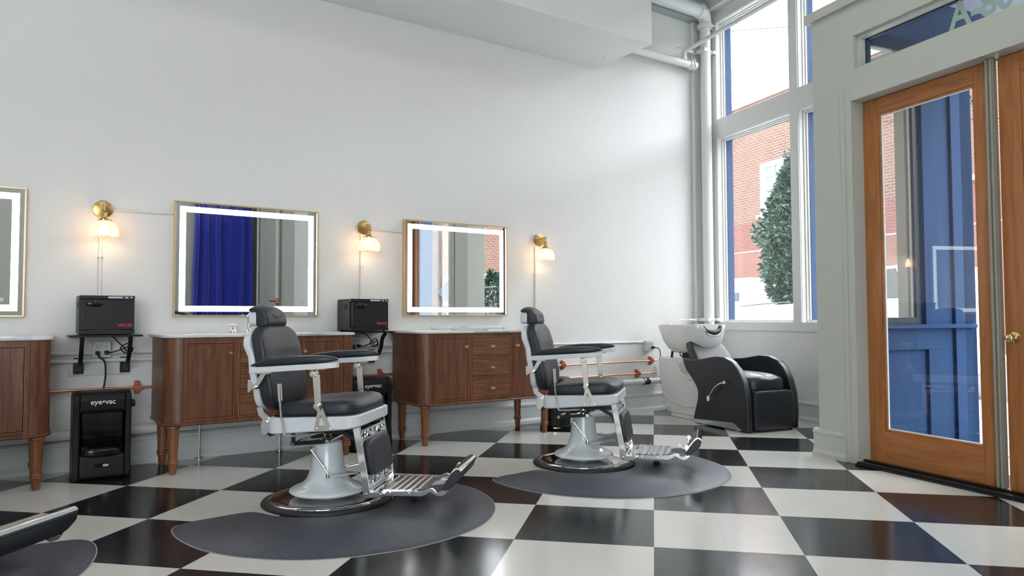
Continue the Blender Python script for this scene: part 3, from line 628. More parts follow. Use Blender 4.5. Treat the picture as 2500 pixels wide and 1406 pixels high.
def make_vac():
    t=empty('dust_vacuum','','vacuum'); w,h=.157,.535; f,b=-.27,0
    side=[(b,0.0),(b,h-.05),(b-.05,h-.01),(-.12,h),(f+.055,h),(f+.018,h-.012),(f,h-.045),(f+.004,h-.10),(f+.012,.16),(f,.05),(f-.004,.012),(f,.0)]
    bm=NB(); prism(bm,[(y,z) for y,z in side],-w,-w+.034,'x'); prism(bm,[(y,z) for y,z in side],w-.034,w,'x'); 
    prism(bm,[(b,h-.13),(b,h-.05),(b-.05,h-.01),(-.12,h),(f+.055,h),(f+.018,h-.012),(f,h-.045),(f+.004,h-.11),(f+.02,h-.13)],-w+.034,w-.034,'x')
    prism(bm,[(b,0.0),(b,.155),(f+.03,.155),(f+.016,.14),(f+.002,.05),(f,.0155),(f+.02,.0)],-w+.034,w-.034,'x'); box(bm,-w+.034,w-.034,-.03,0,.155,h-.13)
    obj('housing',bm,M['plastic'],t,bev=.008,seg=3)
    bm=NB(); prism(bm,[(f+.035,.155),(f+.022,.20),(f+.022,h-.16),(f+.03,h-.13),(f+.036,h-.13),(f+.028,h-.16),(f+.028,.20),(f+.041,.155)],-.108,.108,'x'); obj('bin_window',bm,glassmat('smoked bin window',(.35,.36,.38)),t)
    bm=NB(); cyl(bm,(-.05,-.12,.16),(-.05,-.12,h-.14),.045,n=24); cyl(bm,(.05,-.13,.16),(.05,-.13,h-.14),.04,n=24); obj('filter',bm,M['plasticg'],t)
    bm=NB(); puff(bm,(0,f+.03,.165),(.105,.035,.030),3,8); obj('bin_lip',bm,M['plasticg'],t)
    bm=NB(); prism(bm,rrect(-.040,.040,.075,.100,.004),f+.001,f+.010,'y'); obj('nameplate',bm,M['plasticg'],t)
    bm=NB(); box(bm,.004,.034,f-.0005,f+.0015,.080,.094); obj('badge',bm,M['grey'],t,smooth=False)
    bm=NB(); cyl(bm,(w,-.20,h-.085),(w+.020,-.20,h-.085),.024,n=24); cyl(bm,(w+.02,-.20,h-.085),(w+.026,-.20,h-.085),.019,n=24); obj('knob',bm,M['plastic'],t,bev=.002)
    text('maker_lettering','eye\u2022vac',.044,M['white'],t,Matrix(((1,0,0,0),(0,0,-1,f-.0012),(0,1,0,h-.075),(0,0,0,1))),.0004,.0004,1.02)
    return t
def cord(pts,r,label,plug=None):
    bm=NB(); tube(bm,pts,r,8,k=8); o=tag(obj('power_cord',bm,M['rubber']),label,'cord')
    if plug: b=NB(); box(b,plug[0]-.013,plug[0]+.013,plug[1]-.03,plug[1],plug[2]-.014,plug[2]+.012); obj('plug',b,M['rubber'],o,bev=.004)
    return o
shp=[make_shelf(0),make_shelf(1)]; cb=make_cab(); ot=make_outlet(); vc=make_vac()
ST=[(-1.79,'left','left station'),(-.012,'middle','middle station')]
LL=['left and middle','middle and right']
for i,(x,w,l) in enumerate(ST):
    s=shp[i]; s.location=(x,0,.868); s['label']='black wall shelf above the vacuum between the %s vanities'%LL[i]
    c=cb if i==0 else copy_tree(cb); c.location=(x,-.02,.8805); c['label']='black hot towel cabinet on the shelf between the %s vanities'%LL[i]; c['group']='hot towel cabinets'
    o=ot if i==0 else copy_tree(ot); o.location=(x-.005 if i==0 else x-.02,-.0005,.782); o['label']='double outlet box under the shelf between the %s vanities'%LL[i]
    v=vc if i==0 else copy_tree(vc); v.location=(x-.025,-.16,0); v['label']='black dust vacuum on the floor between the %s vanities'%LL[i]; v['group']='dust vacuums'
    ox=o.location.x
    cord([(ox-.026,-.082,.760),(ox-.02,-.11,.735),(ox+.012,-.115,.70),(ox+.018,-.12,.62),(ox+.010,-.13,.55),(ox+.005,-.15,.5355)],.006,'black cord hanging from the outlet down to the %s vacuum'%['left','middle'][i],(ox-.026,-.0555,.760))
    x2=ox+.026
    cord([(x2,-.082,.762),(x2+.03,-.12,.765),(x2+.085,-.13,.785),(x2+.13,-.12,.80),(x2+.15,-.10,.78),(x2+.11,-.11,.755),(x2+.075,-.12,.79),(x2+.12,-.13,.82),(x2+.145,-.12,.77),(x2+.12,-.11,.765),(x2+.09,-.12,.80),(x2+.06,-.13,.83),(x2+.04,-.12,.855),(x2+.03,-.014,.865)],.004,'looped black cord below the %s towel cabinet'%['left','right'][i],(x2,-.0555,.762))
    bm=NB(); box(bm,x-.19,x+.17,-.012,0,.612,.736); tag(obj('backing_board',bm,M['plate'],bev=.002,loc=(0,-.0005,0)),'pale board on the wall behind the brackets of the %s shelf'%['left','right'][i],'board')
for s in shp: 
    for k in s.children:
        for g in k.children:
            g.location.y=-.0125
o=copy_tree(ot); o.location=(3.235,-.0005,.683); o['label']='small outlet box beside the shampoo basin'; 
cord([(3.262,-.08,.665),(3.30,-.10,.66),(3.335,-.10,.62),(3.345,-.09,.52),(3.35,-.08,.40)],.005,'dark cord dropping from the outlet behind the shampoo unit',(3.262,-.0555,.667))
# pedal bin
t=empty('pedal_bin','black ribbed pedal bin with a gold pedal beside the right vanity','bin',(1.735,-.375,0),R(-35))
bm=NB(); lathe(bm,[(.135,.0),(.14,.006),(.14,.03),(.132,.034),(.130,.40),(.138,.405),(.138,.43),(.12,.45),(0,.455)],(0,0,0),144,'z',.012,36); obj('body',bm,M['plastic'],t)
bm=NB(); prism(bm,rrect(-.035,.035,-.168,-.12,.01),.018,.026,'z'); obj('pedal',bm,M['brassb'],t,bev=.001)
# ------------------------------------------------------------------ barber chairs (local: +x forward, +y to the sitter's left)
def lerp(a,b,t): return a+(b-a)*t
def table(tb,x):
    if x<=tb[0][0]: return tb[0][1]
    for (a,va),(b,vb) in zip(tb,tb[1:]):
        if x<=b: t=(x-a)/(b-a); return va+(vb-va)*t*t*(3-2*t) if False else va+(vb-va)*t
    return tb[-1][1]
def make_chair():
    t=empty('barber_chair','','barber chair')
    bm=NB(); lathe(bm,[(0,0),(.342,0),(.343,.008),(.338,.016),(.325,.021),(.305,.022),(.300,.018),(0,.018)],n=96); obj('rubber_ring',bm,M['rubber'],t)
    bm=NB(); lathe(bm,[(.306,.016),(.304,.024),(.296,.029),(.285,.029),(.276,.0255),(.24,.027),(.18,.030),(.09,.033),(0,.034)],n=96); obj('base_plate',bm,M['chrome'],t)
    bm=NB(); lathe(bm,[(0,.032),(.086,.032),(.088,.042),(.10,.047),(.15,.048),(.185,.050),(.197,.055),(.201,.062),(.198,.069),(.185,.078),(.155,.090),(.130,.103),(.112,.122),(.100,.150),(.091,.185),(.084,.23),(.078,.28),(.075,.318),(.070,.322),(0,.322)],n=72); obj('pedestal',bm,M['enamel'],t)
    bm=NB(); cyl(bm,(0,0,.32),(0,0,.395),.022,n=24); cyl(bm,(0,0,.32),(0,0,.335),.045,n=24); obj('piston',bm,M['chrome'],t)
    bm=NB(); box(bm,-.22,.20,-.10,-.07,.372,.398); box(bm,-.22,.20,.07,.10,.372,.398); box(bm,-.08,.09,-.07,.07,.370,.392)
    for y in (-.115,.115):
        prism(bm,[(-.145,.310),(.050,.326),(.052,.346),(-.145,.330)],y-.008,y+.008,'y'); prism(bm,[(-.155,.312),(-.135,.312),(-.135,.385),(-.155,.385)],y-.006,y+.006,'y'); prism(bm,[(.040,.33),(.058,.33),(.056,.385),(.036,.385)],y-.006,y+.006,'y')
        prism(bm,[(.05,.375),(.05,.395),(.13,.395),(.215,.350),(.235,.30),(.222,.295),(.20,.335),(.125,.375)],y-.006,y+.006,'y')
    m=obj('tilt_mechanism',bm,M['steel'],t,bev=.002)
    for x,z in ((-.145,.320),(.048,.336)):
        b2=NB(); cyl(b2,(x,-.129,z),(x,.129,z),.008,n=14); cyl(b2,(x,-.132,z),(x,-.128,z),.011,n=14); obj('pivot_bolt',b2,M['chrome'],m)
    # linkage rods down to the leg frame
    for y in (-.115,.115):
        bm=NB(); cyl(bm,(-.055,y*.8,.290),(-.035,y,.290),.010,n=12); cyl(bm,(-.045,y,.288),(.055,y,.158),.0065,n=12); cyl(bm,(.055,y,.158),(.235,y*1.55,.190),.0065,n=12); cyl(bm,(.07,y,.160),(.16,y*1.28,.176),.010,n=12); cyl(bm,(.046,y,.146),(.046,y,.166),.011,n=12); cyl(bm,(-.05,y*.55,.290),(-.05,y,.290),.007,n=10); obj('linkage_rod',bm,M['chrome'],t)
    # seat frame
    top=[(-.22,.474),(.0,.478),(.14,.483),(.262,.492)]; bot=[(-.22,.388),(-.05,.398),(.10,.408),(.20,.420),(.262,.430)]
    pl=rrect(-.225,.262,-.272,.272,.055,6); pi=rrect(-.205,.235,-.25,.25,.045,6)
    bm=NB(); g=.006
    def sh(P,k): return [(x*(1-k)+.02*k,y*(1-k)) for x,y in P]
    loft(bm,[[(x,y,table(bot,x)) for x,y in sh(pl,.03)],[(x,y,table(bot,x)+.007) for x,y in pl],[(x,y,table(top,x)-.007) for x,y in pl],[(x,y,table(top,x)) for x,y in sh(pl,.025)]]); obj('seat_frame',bm,M['enamelw'],t,bev=0)
    def sf(p,q):
        x=q.x; zt=table(top,x); up=(p.z+1)/2
        h=table([(-.22,.074),(-.12,.088),(.05,.100),(.16,.102),(.215,.096),(.24,.085)],x)
        z=zt-.012+up*h*1.0-.008*(1 if p.z>0 else 0)*(1-min(1,abs(p.y)*1.2)**2)
        return (q.x+(.016*up*(1-up)*4 if p.x>0 else -.004),q.y*(1+.02*math.sin(PI*up)),z)
    bm=NB(); puff(bm,(.020,0,.52),(.222,.256,.05),5,18,sf); s=obj('seat_cushion',bm,M['leather'],t)
    bm=NB(); tube(bm,[(x,y,table(top,x)+.003) for x,y in rrect(-.203,.243,-.258,.258,.06,5)]+[(.243,.198,table(top,.243)+.003)],.0045,8,smooth=False); obj('piping',bm,M['leather'],s)
    # backrest: outline in (y,z'), centreline leaning back
    def xb(z): return table([(.49,-.245),(.56,-.252),(.70,-.275),(.82,-.297),(.95,-.330)],z)
    def bf(p,q):
        z=.722+p.z*.225; hw=table([(.50,.226),(.56,.228),(.74,.228),(.84,.228),(.90,.226),(.935,.20),(.948,.18)],z)
        y=p.y*hw; th=.046*(1-.10*abs(p.z)**3); x=xb(z)+.006+p.x*th
        if p.x>0: x-=.014*(1-abs(p.y)**2)*(1 if z<.8 else .6)-.012*abs(p.y)**2*0; x+=.01*math.exp(-((z-.62)/.08)**2)
        return (x,y,z-(.012*(1-abs(p.y)) if p.z<-.9 else 0))
    bm=NB(); puff(bm,(0,0,0),(1,1,1),5.2,20,bf); obj('back_cushion',bm,M['leather'],t)
    def sf2(p,q):
        z=.712+p.z*.215; hw=table([(.49,.20),(.53,.228),(.70,.236),(.78,.232),(.84,.242),(.88,.240),(.905,.22),(.925,.20)],z)
        xo=table([(.50,-.318),(.60,-.322),(.70,-.342),(.78,-.352),(.84,-.376),(.90,-.385),(.93,-.395)],z)
        return (xo+.022+p.x*.026,p.y*hw,z)
    bm=NB(); puff(bm,(0,0,0),(1,1,1),5,20,sf2); obj('back_shell',bm,M['enamelw'],t)
    # headrest
    HP=smoothpath([(x,z,0) for x,z in [(-.302,.940),(-.293,.958),(-.294,.985),(-.300,1.010),(-.314,1.032),(-.338,1.049),(-.368,1.058),(-.392,1.056),(-.409,1.046),(-.411,1.036),(-.402,1.034),(-.388,1.040),(-.374,1.036),(-.368,1.02),(-.367,.99),(-.366,.950),(-.355,.938),(-.33,.934)]],3,True)
    bm=NB(); rg=[]
    for k in range(25):
        u=-1+2*k/24; yy=math.sin(u*PI/2*.999)*.119; ed=max(0,(abs(yy)-.100)/.019); sh_=.016*(1-math.sqrt(max(0,1-ed*ed))); g_=1-.16*(abs(yy)/.119)**2.4
        rg.append([(-.335+(p.x+.335)*(1-sh_/.035*.8),yy,.936+(p.y-.936)*g_*(1-sh_/.12)+sh_*.6) for p in HP])
    loft(bm,rg); hd=obj('headrest_cushion',bm,M['leather'],t)
    bm=NB(); tube(bm,[(-.306,-.108,1.000),(-.300,-.07,1.006),(-.293,-.02,.988),(-.293,.02,.988),(-.300,.07,1.006),(-.306,.108,1.000)],.0016,6); obj('stitching',bm,M['rubber'],hd)
    bm=NB(); puff(bm,(-.383,0,.983),(.034,.112,.043),6,10); obj('headrest_shell',bm,M['enamelw'],t)
    bm=NB()
    for y in (-.035,.035): box(bm,-.392,-.380,y-.008,y+.008,.88,.96)
    obj('headrest_post',bm,M['chrome'],t)
    # armrests
    for sy in (-1,1):
        y=sy*.312
        def af(p,q):
            x=q.x; zb=lerp(.733,.762,(x+.29)/.46); up=(p.z+1)/2; h=table([(-.29,.016),(-.22,.038),(-.08,.046),(.08,.042),(.16,.034),(.18,.026)],x)
            hw=table([(-.29,.022),(-.20,.036),(.0,.046),(.12,.044),(.18,.030)],x); return (x,y+p.y*hw,zb+up*h)
        bm=NB(); puff(bm,(-.056,0,0),(.232,1,1),3.2,16,af); ar=obj('armrest_pad',bm,M['leather'],t)
        o=[];nn=24
        for i in range(nn+1): x=-.286+.462*i/nn; o.append((x,y+table([(-.29,.020),(-.20,.034),(.0,.043),(.12,.041),(.165,.030),(.176,.018)],x)))
        for i in range(nn,-1,-1): x=-.286+.462*i/nn; o.append((x,y-table([(-.29,.020),(-.20,.034),(.0,.043),(.12,.041),(.165,.030),(.176,.018)],x)))
        bm=NB(); loft(bm,[[(a,b,lerp(.704,.736,(a+.29)/.46)) for a,b in o],[(a,b,lerp(.734,.763,(a+.29)/.46)) for a,b in o]]); obj('armrest_board',bm,M['enamelw'],ar,bev=.002)
        bm=NB(); prism(bm,[(.035,.722),(.115,.727),(.115,.733),(.035,.729)],y-.018,y+.018,'y'); cyl(bm,(.055,y-.03,.705),(.055,y+.016,.705),.016,n=20); cyl(bm,(.055,y-.034,.705),(.055,y-.030,.705),.010,n=16)
        prism(bm,[(.044,.700),(.080,.700),(.090,.545),(.058,.545)],y-.006,y+.006,'y'); prism(bm,[(.044,.722),(.070,.722),(.070,.700),(.044,.700)],y-.010,y+.010,'y')
        cyl(bm,(.073,y-.022,.545),(.073,y+.016,.545),.016,n=20); cyl(bm,(.073,y-.026,.545),(.073,y-.022,.545),.010,n=16); obj('arm_post',bm,M['nickel'],t,bev=.0015)
        # triangular bracket on the seat frame with a triangular hole
        bm=NB(); yb=sy*.2725; O=[(.064,.535),(.082,.535),(.128,.440),(.134,.425),(.120,.418),(.052,.416),(.040,.424),(.044,.438)]; I=[(.072,.492),(.076,.492),(.102,.447),(.097,.443),(.068,.442),(.065,.446)]
        A=[];Bq=[]
        for yy,L in ((yb,A),(yb+sy*.014,Bq)):
            L.append([bm.verts.new((a,yy,b)) for a,b in O]); L.append([bm.verts.new((a,yy,b)) for a,b in I])
        def bridge(outer,inner):
            ed=[bm.edges.get((outer[i],outer[(i+1)%len(outer)])) or bm.edges.new((outer[i],outer[(i+1)%len(outer)])) for i in range(len(outer))]+[bm.edges.get((inner[i],inner[(i+1)%len(inner)])) or bm.edges.new((inner[i],inner[(i+1)%len(inner)])) for i in range(len(inner))]
            bmesh.ops.triangle_fill(bm,use_beauty=True,edges=ed)
        bridge(A[0],A[1]); bridge(Bq[0],Bq[1])
        for k in (0,1):
            n=len(A[k])
            for i in range(n): bm.faces.new((A[k][i],A[k][(i+1)%n],Bq[k][(i+1)%n],Bq[k][i]))
        prism(bm,[(.062,.550),(.084,.550),(.084,.520),(.062,.520)],min(yb,y),max(yb,y),'y')
        for x in (.052,.122): cyl(bm,(x,yb,.427),(x,yb+sy*.019,.427),.007,n=12)
        obj('arm_bracket',bm,M['nickel'],t)
        bm=NB(); prism(bm,[(-.246,.712),(-.214,.714),(-.262,.640),(-.285,.618),(-.296,.630)],sy*.262,sy*.272,'y'); cyl(bm,(-.286,sy*.235,.630),(-.286,sy*.285,.630),.012,n=18); cyl(bm,(-.286,sy*.284,.630),(-.286,sy*.292,.630),.008,n=12)
        prism(bm,[(-.338,.664),(-.328,.660),(-.300,.634),(-.326,.608),(-.336,.598),(-.341,.61),(-.341,.655)],sy*.228,sy*.240,'y'); box(bm,-.262,-.20,min(sy*.262,sy*.30),max(sy*.262,sy*.30),.700,.708); obj('rear_arm_link',bm,M['nickel'],t,bev=.001)
        # back hinge
        bm=NB(); ya=sy*.215
        prism(bm,[(-.300,.520),(-.268,.520),(-.262,.498),(-.236,.478),(-.214,.466),(-.222,.440),(-.262,.455),(-.292,.480)],ya-.004,ya+.004,'y')
        prism(bm,[(-.262,.470),(-.232,.470),(-.222,.440),(-.205,.405),(-.230,.398),(-.268,.402),(-.276,.425)],ya+sy*.006-.003,ya+sy*.006+.003,'y'); cyl(bm,(-.246,ya-.02,.448),(-.246,ya+.02,.448),.010,n=16); cyl(bm,(-.250,ya-.012,.385),(-.250,ya+.016,.385),.009,n=16); prism(bm,[(-.275,.372),(-.235,.395),(-.235,.41),(-.275,.41)],ya-.004,ya+.004,'y')
        obj('back_hinge',bm,M['chromeb'],t,bev=.001)
    bm=NB(); cyl(bm,(-.235,-.20,.378),(-.235,.20,.378),.009,n=14); obj('hinge_bar',bm,M['steel'],t)
    # recline lever (sitter's right)
    bm=NB(); tube(bm,[(-.136,-.300,.60),(-.128,-.300,.50),(-.112,-.298,.405),(-.108,-.292,.388),(-.085,-.26,.384),(-.02,-.20,.382),(.02,-.11,.380)],.0055,12,k=6); obj('recline_lever',bm,M['chrome'],t)
    g=t.children[-1]; bm=NB(); cyl(bm,(-.132,-.300,.565),(-.1385,-.300,.652),.0115,.0125,20); obj('grip',bm,M['chrome'],g,bev=.002)
    # leg frame
    def xf(z): return table([(.06,.300),(.43,.232)],z)
    for y in (-.198,.198):
        bm=NB(); W=.019
        prism(bm,[(xf(.43)-W,.430),(xf(.43)+W,.430),(xf(.10)+W,.100),(.345,.100),(.372,.108),(.385,.095),(.372,.078),(.352,.072),(.285,.070),(.270,.082),(xf(.12)-W,.12)],y-.011,y+.011,'y'); lf=obj('leg_frame_bar',bm,M['chrome'],t,bev=.003)
        for x,z in ((.290,.088),(.366,.090)):
            b2=NB(); s=1 if y>0 else -1; lathe(b2,[(0,.005),(.006,.004),(.009,0)],(x,y+s*.011,z),14,'y') if s>0 else lathe(b2,[(0,-.005),(.006,-.004),(.009,0)],(x,y+s*.011,z),14,'y'); obj('bolt',b2,M['chromeb'],lf)
    def panelfret(z0,z1,nm):
        bm=NB(); n=40
        def P(u,v,off): # u -1..1, v 0..1
            z=lerp(z0,z1,v); return (xf(z)+.016+off,u*.186,z)
        # top and bottom rails of the fret plate
        for v0_,v1_ in ((0,.16),(.84,1)):
            A=[P(-1,v0_,0),P(1,v0_,0),P(1,v1_,0),P(-1,v1_,0)]; Bk=[P(-1,v0_,-.006),P(1,v0_,-.006),P(1,v1_,-.006),P(-1,v1_,-.006)]
            loft(bm,[Bk,A])
        for s in (-1,1):
            pts=[P(s*u,v,-.003) for u,v in ((1,.55),(.93,.75),(.84,.78),(.76,.55),(.70,.25),(.62,.2),(.54,.45),(.47,.75),(.40,.78),(.33,.5),(.27,.28),(.20,.25),(.15,.45),(.10,.70),(.03,.78))]
            tube(bm,pts,.0050,8,k=4)
            tube(bm,[P(s*u,v,-.003) for u,v in ((.98,.1),(.90,.35),(.80,.2),(.66,.75),(.55,.9),(.44,.45),(.34,.9),(.22,.55),(.10,.2),(.0,.35))],.0035,8,k=4)
        lathe(bm,[(.004,-.003),(.009,-.003),(.009,.003),(.004,.003)],P(0,.5,-.003),16,'x')
        return obj(nm,bm,M['chrome'],t)
    panelfret(.352,.405,'upper_fretwork'); panelfret(.118,.170,'lower_fretwork')
    bm=NB(); box(bm,.0,.006,-.186,.186,0,.184); 
    for v in bm.verts: z=.170+v.co.z; v.co=Vector((xf(z)+.006+v.co.x,v.co.y,z))
    obj('pad_backing',bm,M['chrome'],t)
    def cf(p,q): z=.261+p.z*.092; return (xf(z)+.026+p.x*.018,p.y*.172,z)
    bm=NB(); puff(bm,(0,0,0),(1,1,1),6,14,cf); obj('calf_pad',bm,M['leather'],t)
    bm=NB(); cyl(bm,(.292,-.19,.110),(.292,.19,.110),.006,n=10); box(bm,.285,.345,-.186,.186,.096,.104); obj('leg_crossbar',bm,M['chrome'],t)
    # footrest
    bm=NB()
    for y in (-.182,.182):
        prism(bm,[(.356,.086),(.366,.104),(.560,.110),(.60,.116),(.615,.128),(.640,.120),(.668,.124),(.690,.148),(.696,.166),(.684,.178),(.668,.174),(.664,.160),(.668,.150),(.660,.138),(.640,.140),(.655,.108),(.640,.100),(.60,.095),(.575,.084),(.37,.078)] if False else
          [(.356,.080),(.358,.102),(.560,.108),(.585,.112),(.615,.126),(.632,.122),(.650,.104),(.672,.108),(.684,.128),(.680,.150),(.672,.168),(.684,.180),(.700,.172),(.708,.148),(.706,.112),(.690,.092),(.664,.084),(.638,.094),(.615,.106),(.595,.092),(.570,.082)],y-.009,y+.009,'y')
    fr=obj('footrest_frame',bm,M['chrome'],t,bev=.002)
    for y in (-.193,.193):
        for x in (.405,.505): b2=NB(); cyl(b2,(x,y-.003,.094),(x,y+.003,.094),.0065,n=14); obj('bolt',b2,M['chromeb'],fr)
    bm=NB(); L=[]; n=44
    xs=[.362+.216*i/n for i in range(n+1)]
    for sgn in (1,-1):
        for i in (range(n+1) if sgn>0 else range(n,-1,-1)):
            x=xs[i]; rr=(max(0,math.sin(((x-.385)/.018)*PI))**.6*.006 if .385<x<.56 else 0); L.append((x,(.108+.0*x+rr) if sgn>0 else .101))
    hw=lambda x: .172 if x<.52 else .172-.10*((x-.52)/.06)**2
    loft(bm,[[(x,s*.9*hw(x) if False else s*hw(x),z) for x,z in L] for s in (-1,-.5,0,.5,1)]); obj('foot_plate',bm,M['chromeb'],t)
    # toe paddle: leather back, ribbed chrome face
    ux,uz=math.cos(R(52)),math.sin(R(52)); O0=Vector((.672,0,.122))
    def W3(a,b,y): return (O0.x+a*ux+b*uz,y,O0.z+a*uz-b*ux)     # a along paddle, b outward (forward/down)
    bm=NB(); pr=[(0,.004),(.02,-.004),(.10,-.006),(.128,.0),(.136,.014),(.130,.032),(.10,.044),(.05,.040),(.015,.030),(0,.018)]
    loft(bm,[[W3(a,b,y) for a,b in pr] for y in (-.192,-.188,.188,.192)]); pd=obj('toe_paddle',bm,M['leather'],t,bev=.004)
    bm=NB(); pr2=[(.02,-.005)]
    for i in range(9): a=.03+i*.0105; pr2+=[(a,-.007),(a+.003,-.0115),(a+.0065,-.0115),(a+.009,-.007)]
    pr2+=[(.128,-.006),(.137,.002),(.1415,.014),(.138,.026),(.132,.024),(.134,.014),(.130,.004),(.122,.0),(.02,.0)]
    loft(bm,[[W3(a,b,y) for a,b in pr2] for y in (-.189,.189)]); obj('ribbed_plate',bm,M['chrome'],pd)
    for y in (-.196,.196):
        bm=NB(); cyl(bm,(.686,y-.008,.168),(.686,y+.008,.168),.015,n=18); cyl(bm,(.686,y-.011,.168),(.686,y+.011,.168),.008,n=12); obj('paddle_bolt',bm,M['chromeb'],pd,bev=.001)
    bm=NB(); cyl(bm,(.484,0,.03),(.484,0,.104),.010,n=16); box(bm,.46,.55,-.012,.012,.088,.102); obj('stop_stem',bm,M['chromeb'],t); 
    bm=NB(); lathe(bm,[(0,.016),(.020,.017),(.024,.024),(.020,.032),(.010,.036)],(.484,0,0),20); cyl(bm,(.52,0,.078),(.52,0,.092),.012,n=14); obj('stop_foot',bm,M['rubber'],t)
    return t
CH=[(-2.74,-1.72,-44,'barber chair at the left edge, only its footrest in the picture'),(-.86,-1.713,-42.3,'black and white barber chair nearer the camera, facing right'),(.923,-1.73,-49.8,'farther black and white barber chair, seen nearly side on')]
ch0=make_chair(); ch0['group']='vintage style barber chairs'
for i,(x,y,a,l) in enumerate(CH):
    o=ch0 if i==0 else copy_tree(ch0); o.location=(x,y,0.0); o.rotation_euler=(0,0,R(a)); o['label']=l
# ------------------------------------------------------------------ anti fatigue mats
def matmat():
    t=NT('swirl embossed mat'); v=t.coord(); 
    vo=t.n('ShaderNodeTexVoronoi'); vo.feature='DISTANCE_TO_EDGE'; vo.inputs['Scale'].default_value=26
    nn=t.n('ShaderNodeTexNoise'); nn.inputs['Scale'].default_value=16; nn.inputs['Detail'].default_value=1; t.t.links.new(v,nn.inputs['Vector'])
    mv=t.n('ShaderNodeVectorMath'); mv.operation='MULTIPLY_ADD'; t.t.links.new(nn.outputs[1],mv.inputs[0]); mv.inputs[1].default_value=(.07,.07,.07); t.t.links.new(v,mv.inputs[2]); t.t.links.new(mv.outputs[0],vo.inputs['Vector'])
    ln=t.math('LESS_THAN',vo.outputs[0],.045); n=t.noise(v,120,3); big=t.noise(v,2.5,3)
    col=t.mix(n,(.038,.044,.060),(.066,.074,.098)); col=t.mix(t.math('MULTIPLY',ln,.6),col,(.016,.018,.025)); col=t.mix(t.math('MULTIPLY',big,.35),col,(.085,.092,.115))
    return t.pbr(col,.46,0,t.bump(t.math('SUBTRACT',t.math('MULTIPLY',n,.5),ln),.35,.0015),spec=.5,coat=.1,coatr=.4)
M['mat']=matmat()
def make_mat():
    half=[(.0,-1.012),(.24,-.975),(.45,-.878),(.62,-.715),(.72,-.545),(.775,-.36),(.79,-.20),(.77,-.095),(.72,-.055),(.60,-.04),(.45,-.025),(.385,-.045),(.362,-.075)]
    L=smoothpath([(x,y,0) for x,y in half],6); notch=[(.362*math.cos(R(-12-i*156/26)),.362*math.sin(R(-12-i*156/26))) for i in range(27)]
    rt=[(p.x,p.y) for p in L]; lf=[(-x,y) for x,y in rt]
    out=rt+notch[1:-1]+lf[::-1][:-1]
    cen=Vector((0,-.55))
    def inset(P,d):
        n=len(P); Q=[]
        for i in range(n):
            a=Vector(P[i-1]);b=Vector(P[(i+1)%n]); tdir=(b-a).normalized(); nn=Vector((-tdir.y,tdir.x)); Q.append((P[i][0]+nn.x*d,P[i][1]+nn.y*d))
        return Q
    bm=NB(); loft(bm,[[(x,y,0) for x,y in out],[(x,y,.003) for x,y in out],[(x,y,.007) for x,y in inset(out,.010)],[(x,y,.014) for x,y in inset(out,.030)]],cap=False)
    bm.verts.ensure_lookup_table(); n=len(out); bm.faces.new(bm.verts[3*n:4*n]); bm.faces.new(bm.verts[0:n][::-1])
    o=obj('floor_mat',bm,M['mat'])
    bm=NB(); loft(bm,[[(x,y,0) for x,y in inset(out,-.0045)],[(x,y,.0022) for x,y in inset(out,-.0045)],[(x,y,.0022) for x,y in inset(out,.004)]],cap=False); obj('pale_edge',bm,simple('pale mat backing',(.42,.40,.36),.6),o)
    return o
mt=make_mat(); mt['category']='floor mat'; mt['group']='dark grey salon mats'
for i,(x,y,l) in enumerate([(-2.76,-1.715,'dark grey mat cut off at the bottom left corner'),(-.87,-1.713,'large dark grey embossed mat under the nearer barber chair'),(.905,-1.73,'dark grey mat under the farther barber chair')]):
    o=mt if i==0 else copy_tree(mt)
    o.location=(x,y,0.0005); o['label']=l
# ------------------------------------------------------------------ shampoo unit (local: +x forward, +y to its left)
t=empty('shampoo_unit','white backwash basin with black armchair in the corner under the window','shampoo chair',(2.846,-1.531,0),R(-100))
side=[(-.670,.030),(-.3,.022),(.0,.012),(.047,.012),(.052,.10),(.050,.20),(.041,.313),(.001,.437),(-.061,.532),(-.14,.597),(-.244,.628),(-.352,.630),(-.43,.620),(-.513,.604),(-.60,.592),(-.72,.584),(-.82,.584),(-.80,.54),(-.77,.487),(-.668,.396),(-.612,.33),(-.599,.294),(-.601,.24),(-.613,.196),(-.648,.107)]
for y0,y1 in ((0,.062),(.515,.577)):
    bm=NB(); prism(bm,side,y0,y1,'y'); a=obj('armrest',bm,M['vinyl'],t,bev=.012,seg=3,ang=25)
    bm=NB(); yy=-.004 if y0==0 else .577; prism(bm,[(-.675,.040),(-.122,.070),(-.006,.014),(-.675,.012)],yy,yy+.004,'y'); obj('kick_plate',bm,M['chromeb'],a,smooth=False)
    bm=NB(); s=-1 if y0==0 else 1; ys=y0 if y0==0 else y1
    tube(bm,[(a_-.022 if False else a_*.985-.004,ys+s*.002,b_*.985+.002) for a_,b_ in side[4:14]],.002,6); obj('seam',bm,M['rubber'],a)
bm=NB(); tube(bm,[(-.190,-.030,.413),(-.26,-.034,.392),(-.33,-.034,.345),(-.395,-.030,.268)],.0075,12); lathe(bm,[(0,-.044),(.016,-.042),(.018,-.03),(.016,-.018),(.0,-.016)],(-.185,0,.413),18,'y')
prism(bm,[(-.425,.26),(-.405,.285),(-.385,.262),(-.388,.236),(-.405,.225),(-.420,.236)],-.040,-.022,'y'); cyl(bm,(-.403,-.03,.25),(-.403,.01,.25),.010,n=14); obj('recline_lever',bm,M['chrome'],t,bev=.001)
def cu(p,q): return (q.x,q.y,q.z+.010*(1-abs(p.y)**2)*(p.z>0)-.004*math.cos(p.y*9)*(p.z>.3))
bm=NB(); puff(bm,(-.31,.2885,.392),(.340,.226,.088),4,18,cu); obj('seat_cushion',bm,M['vinyl'],t)
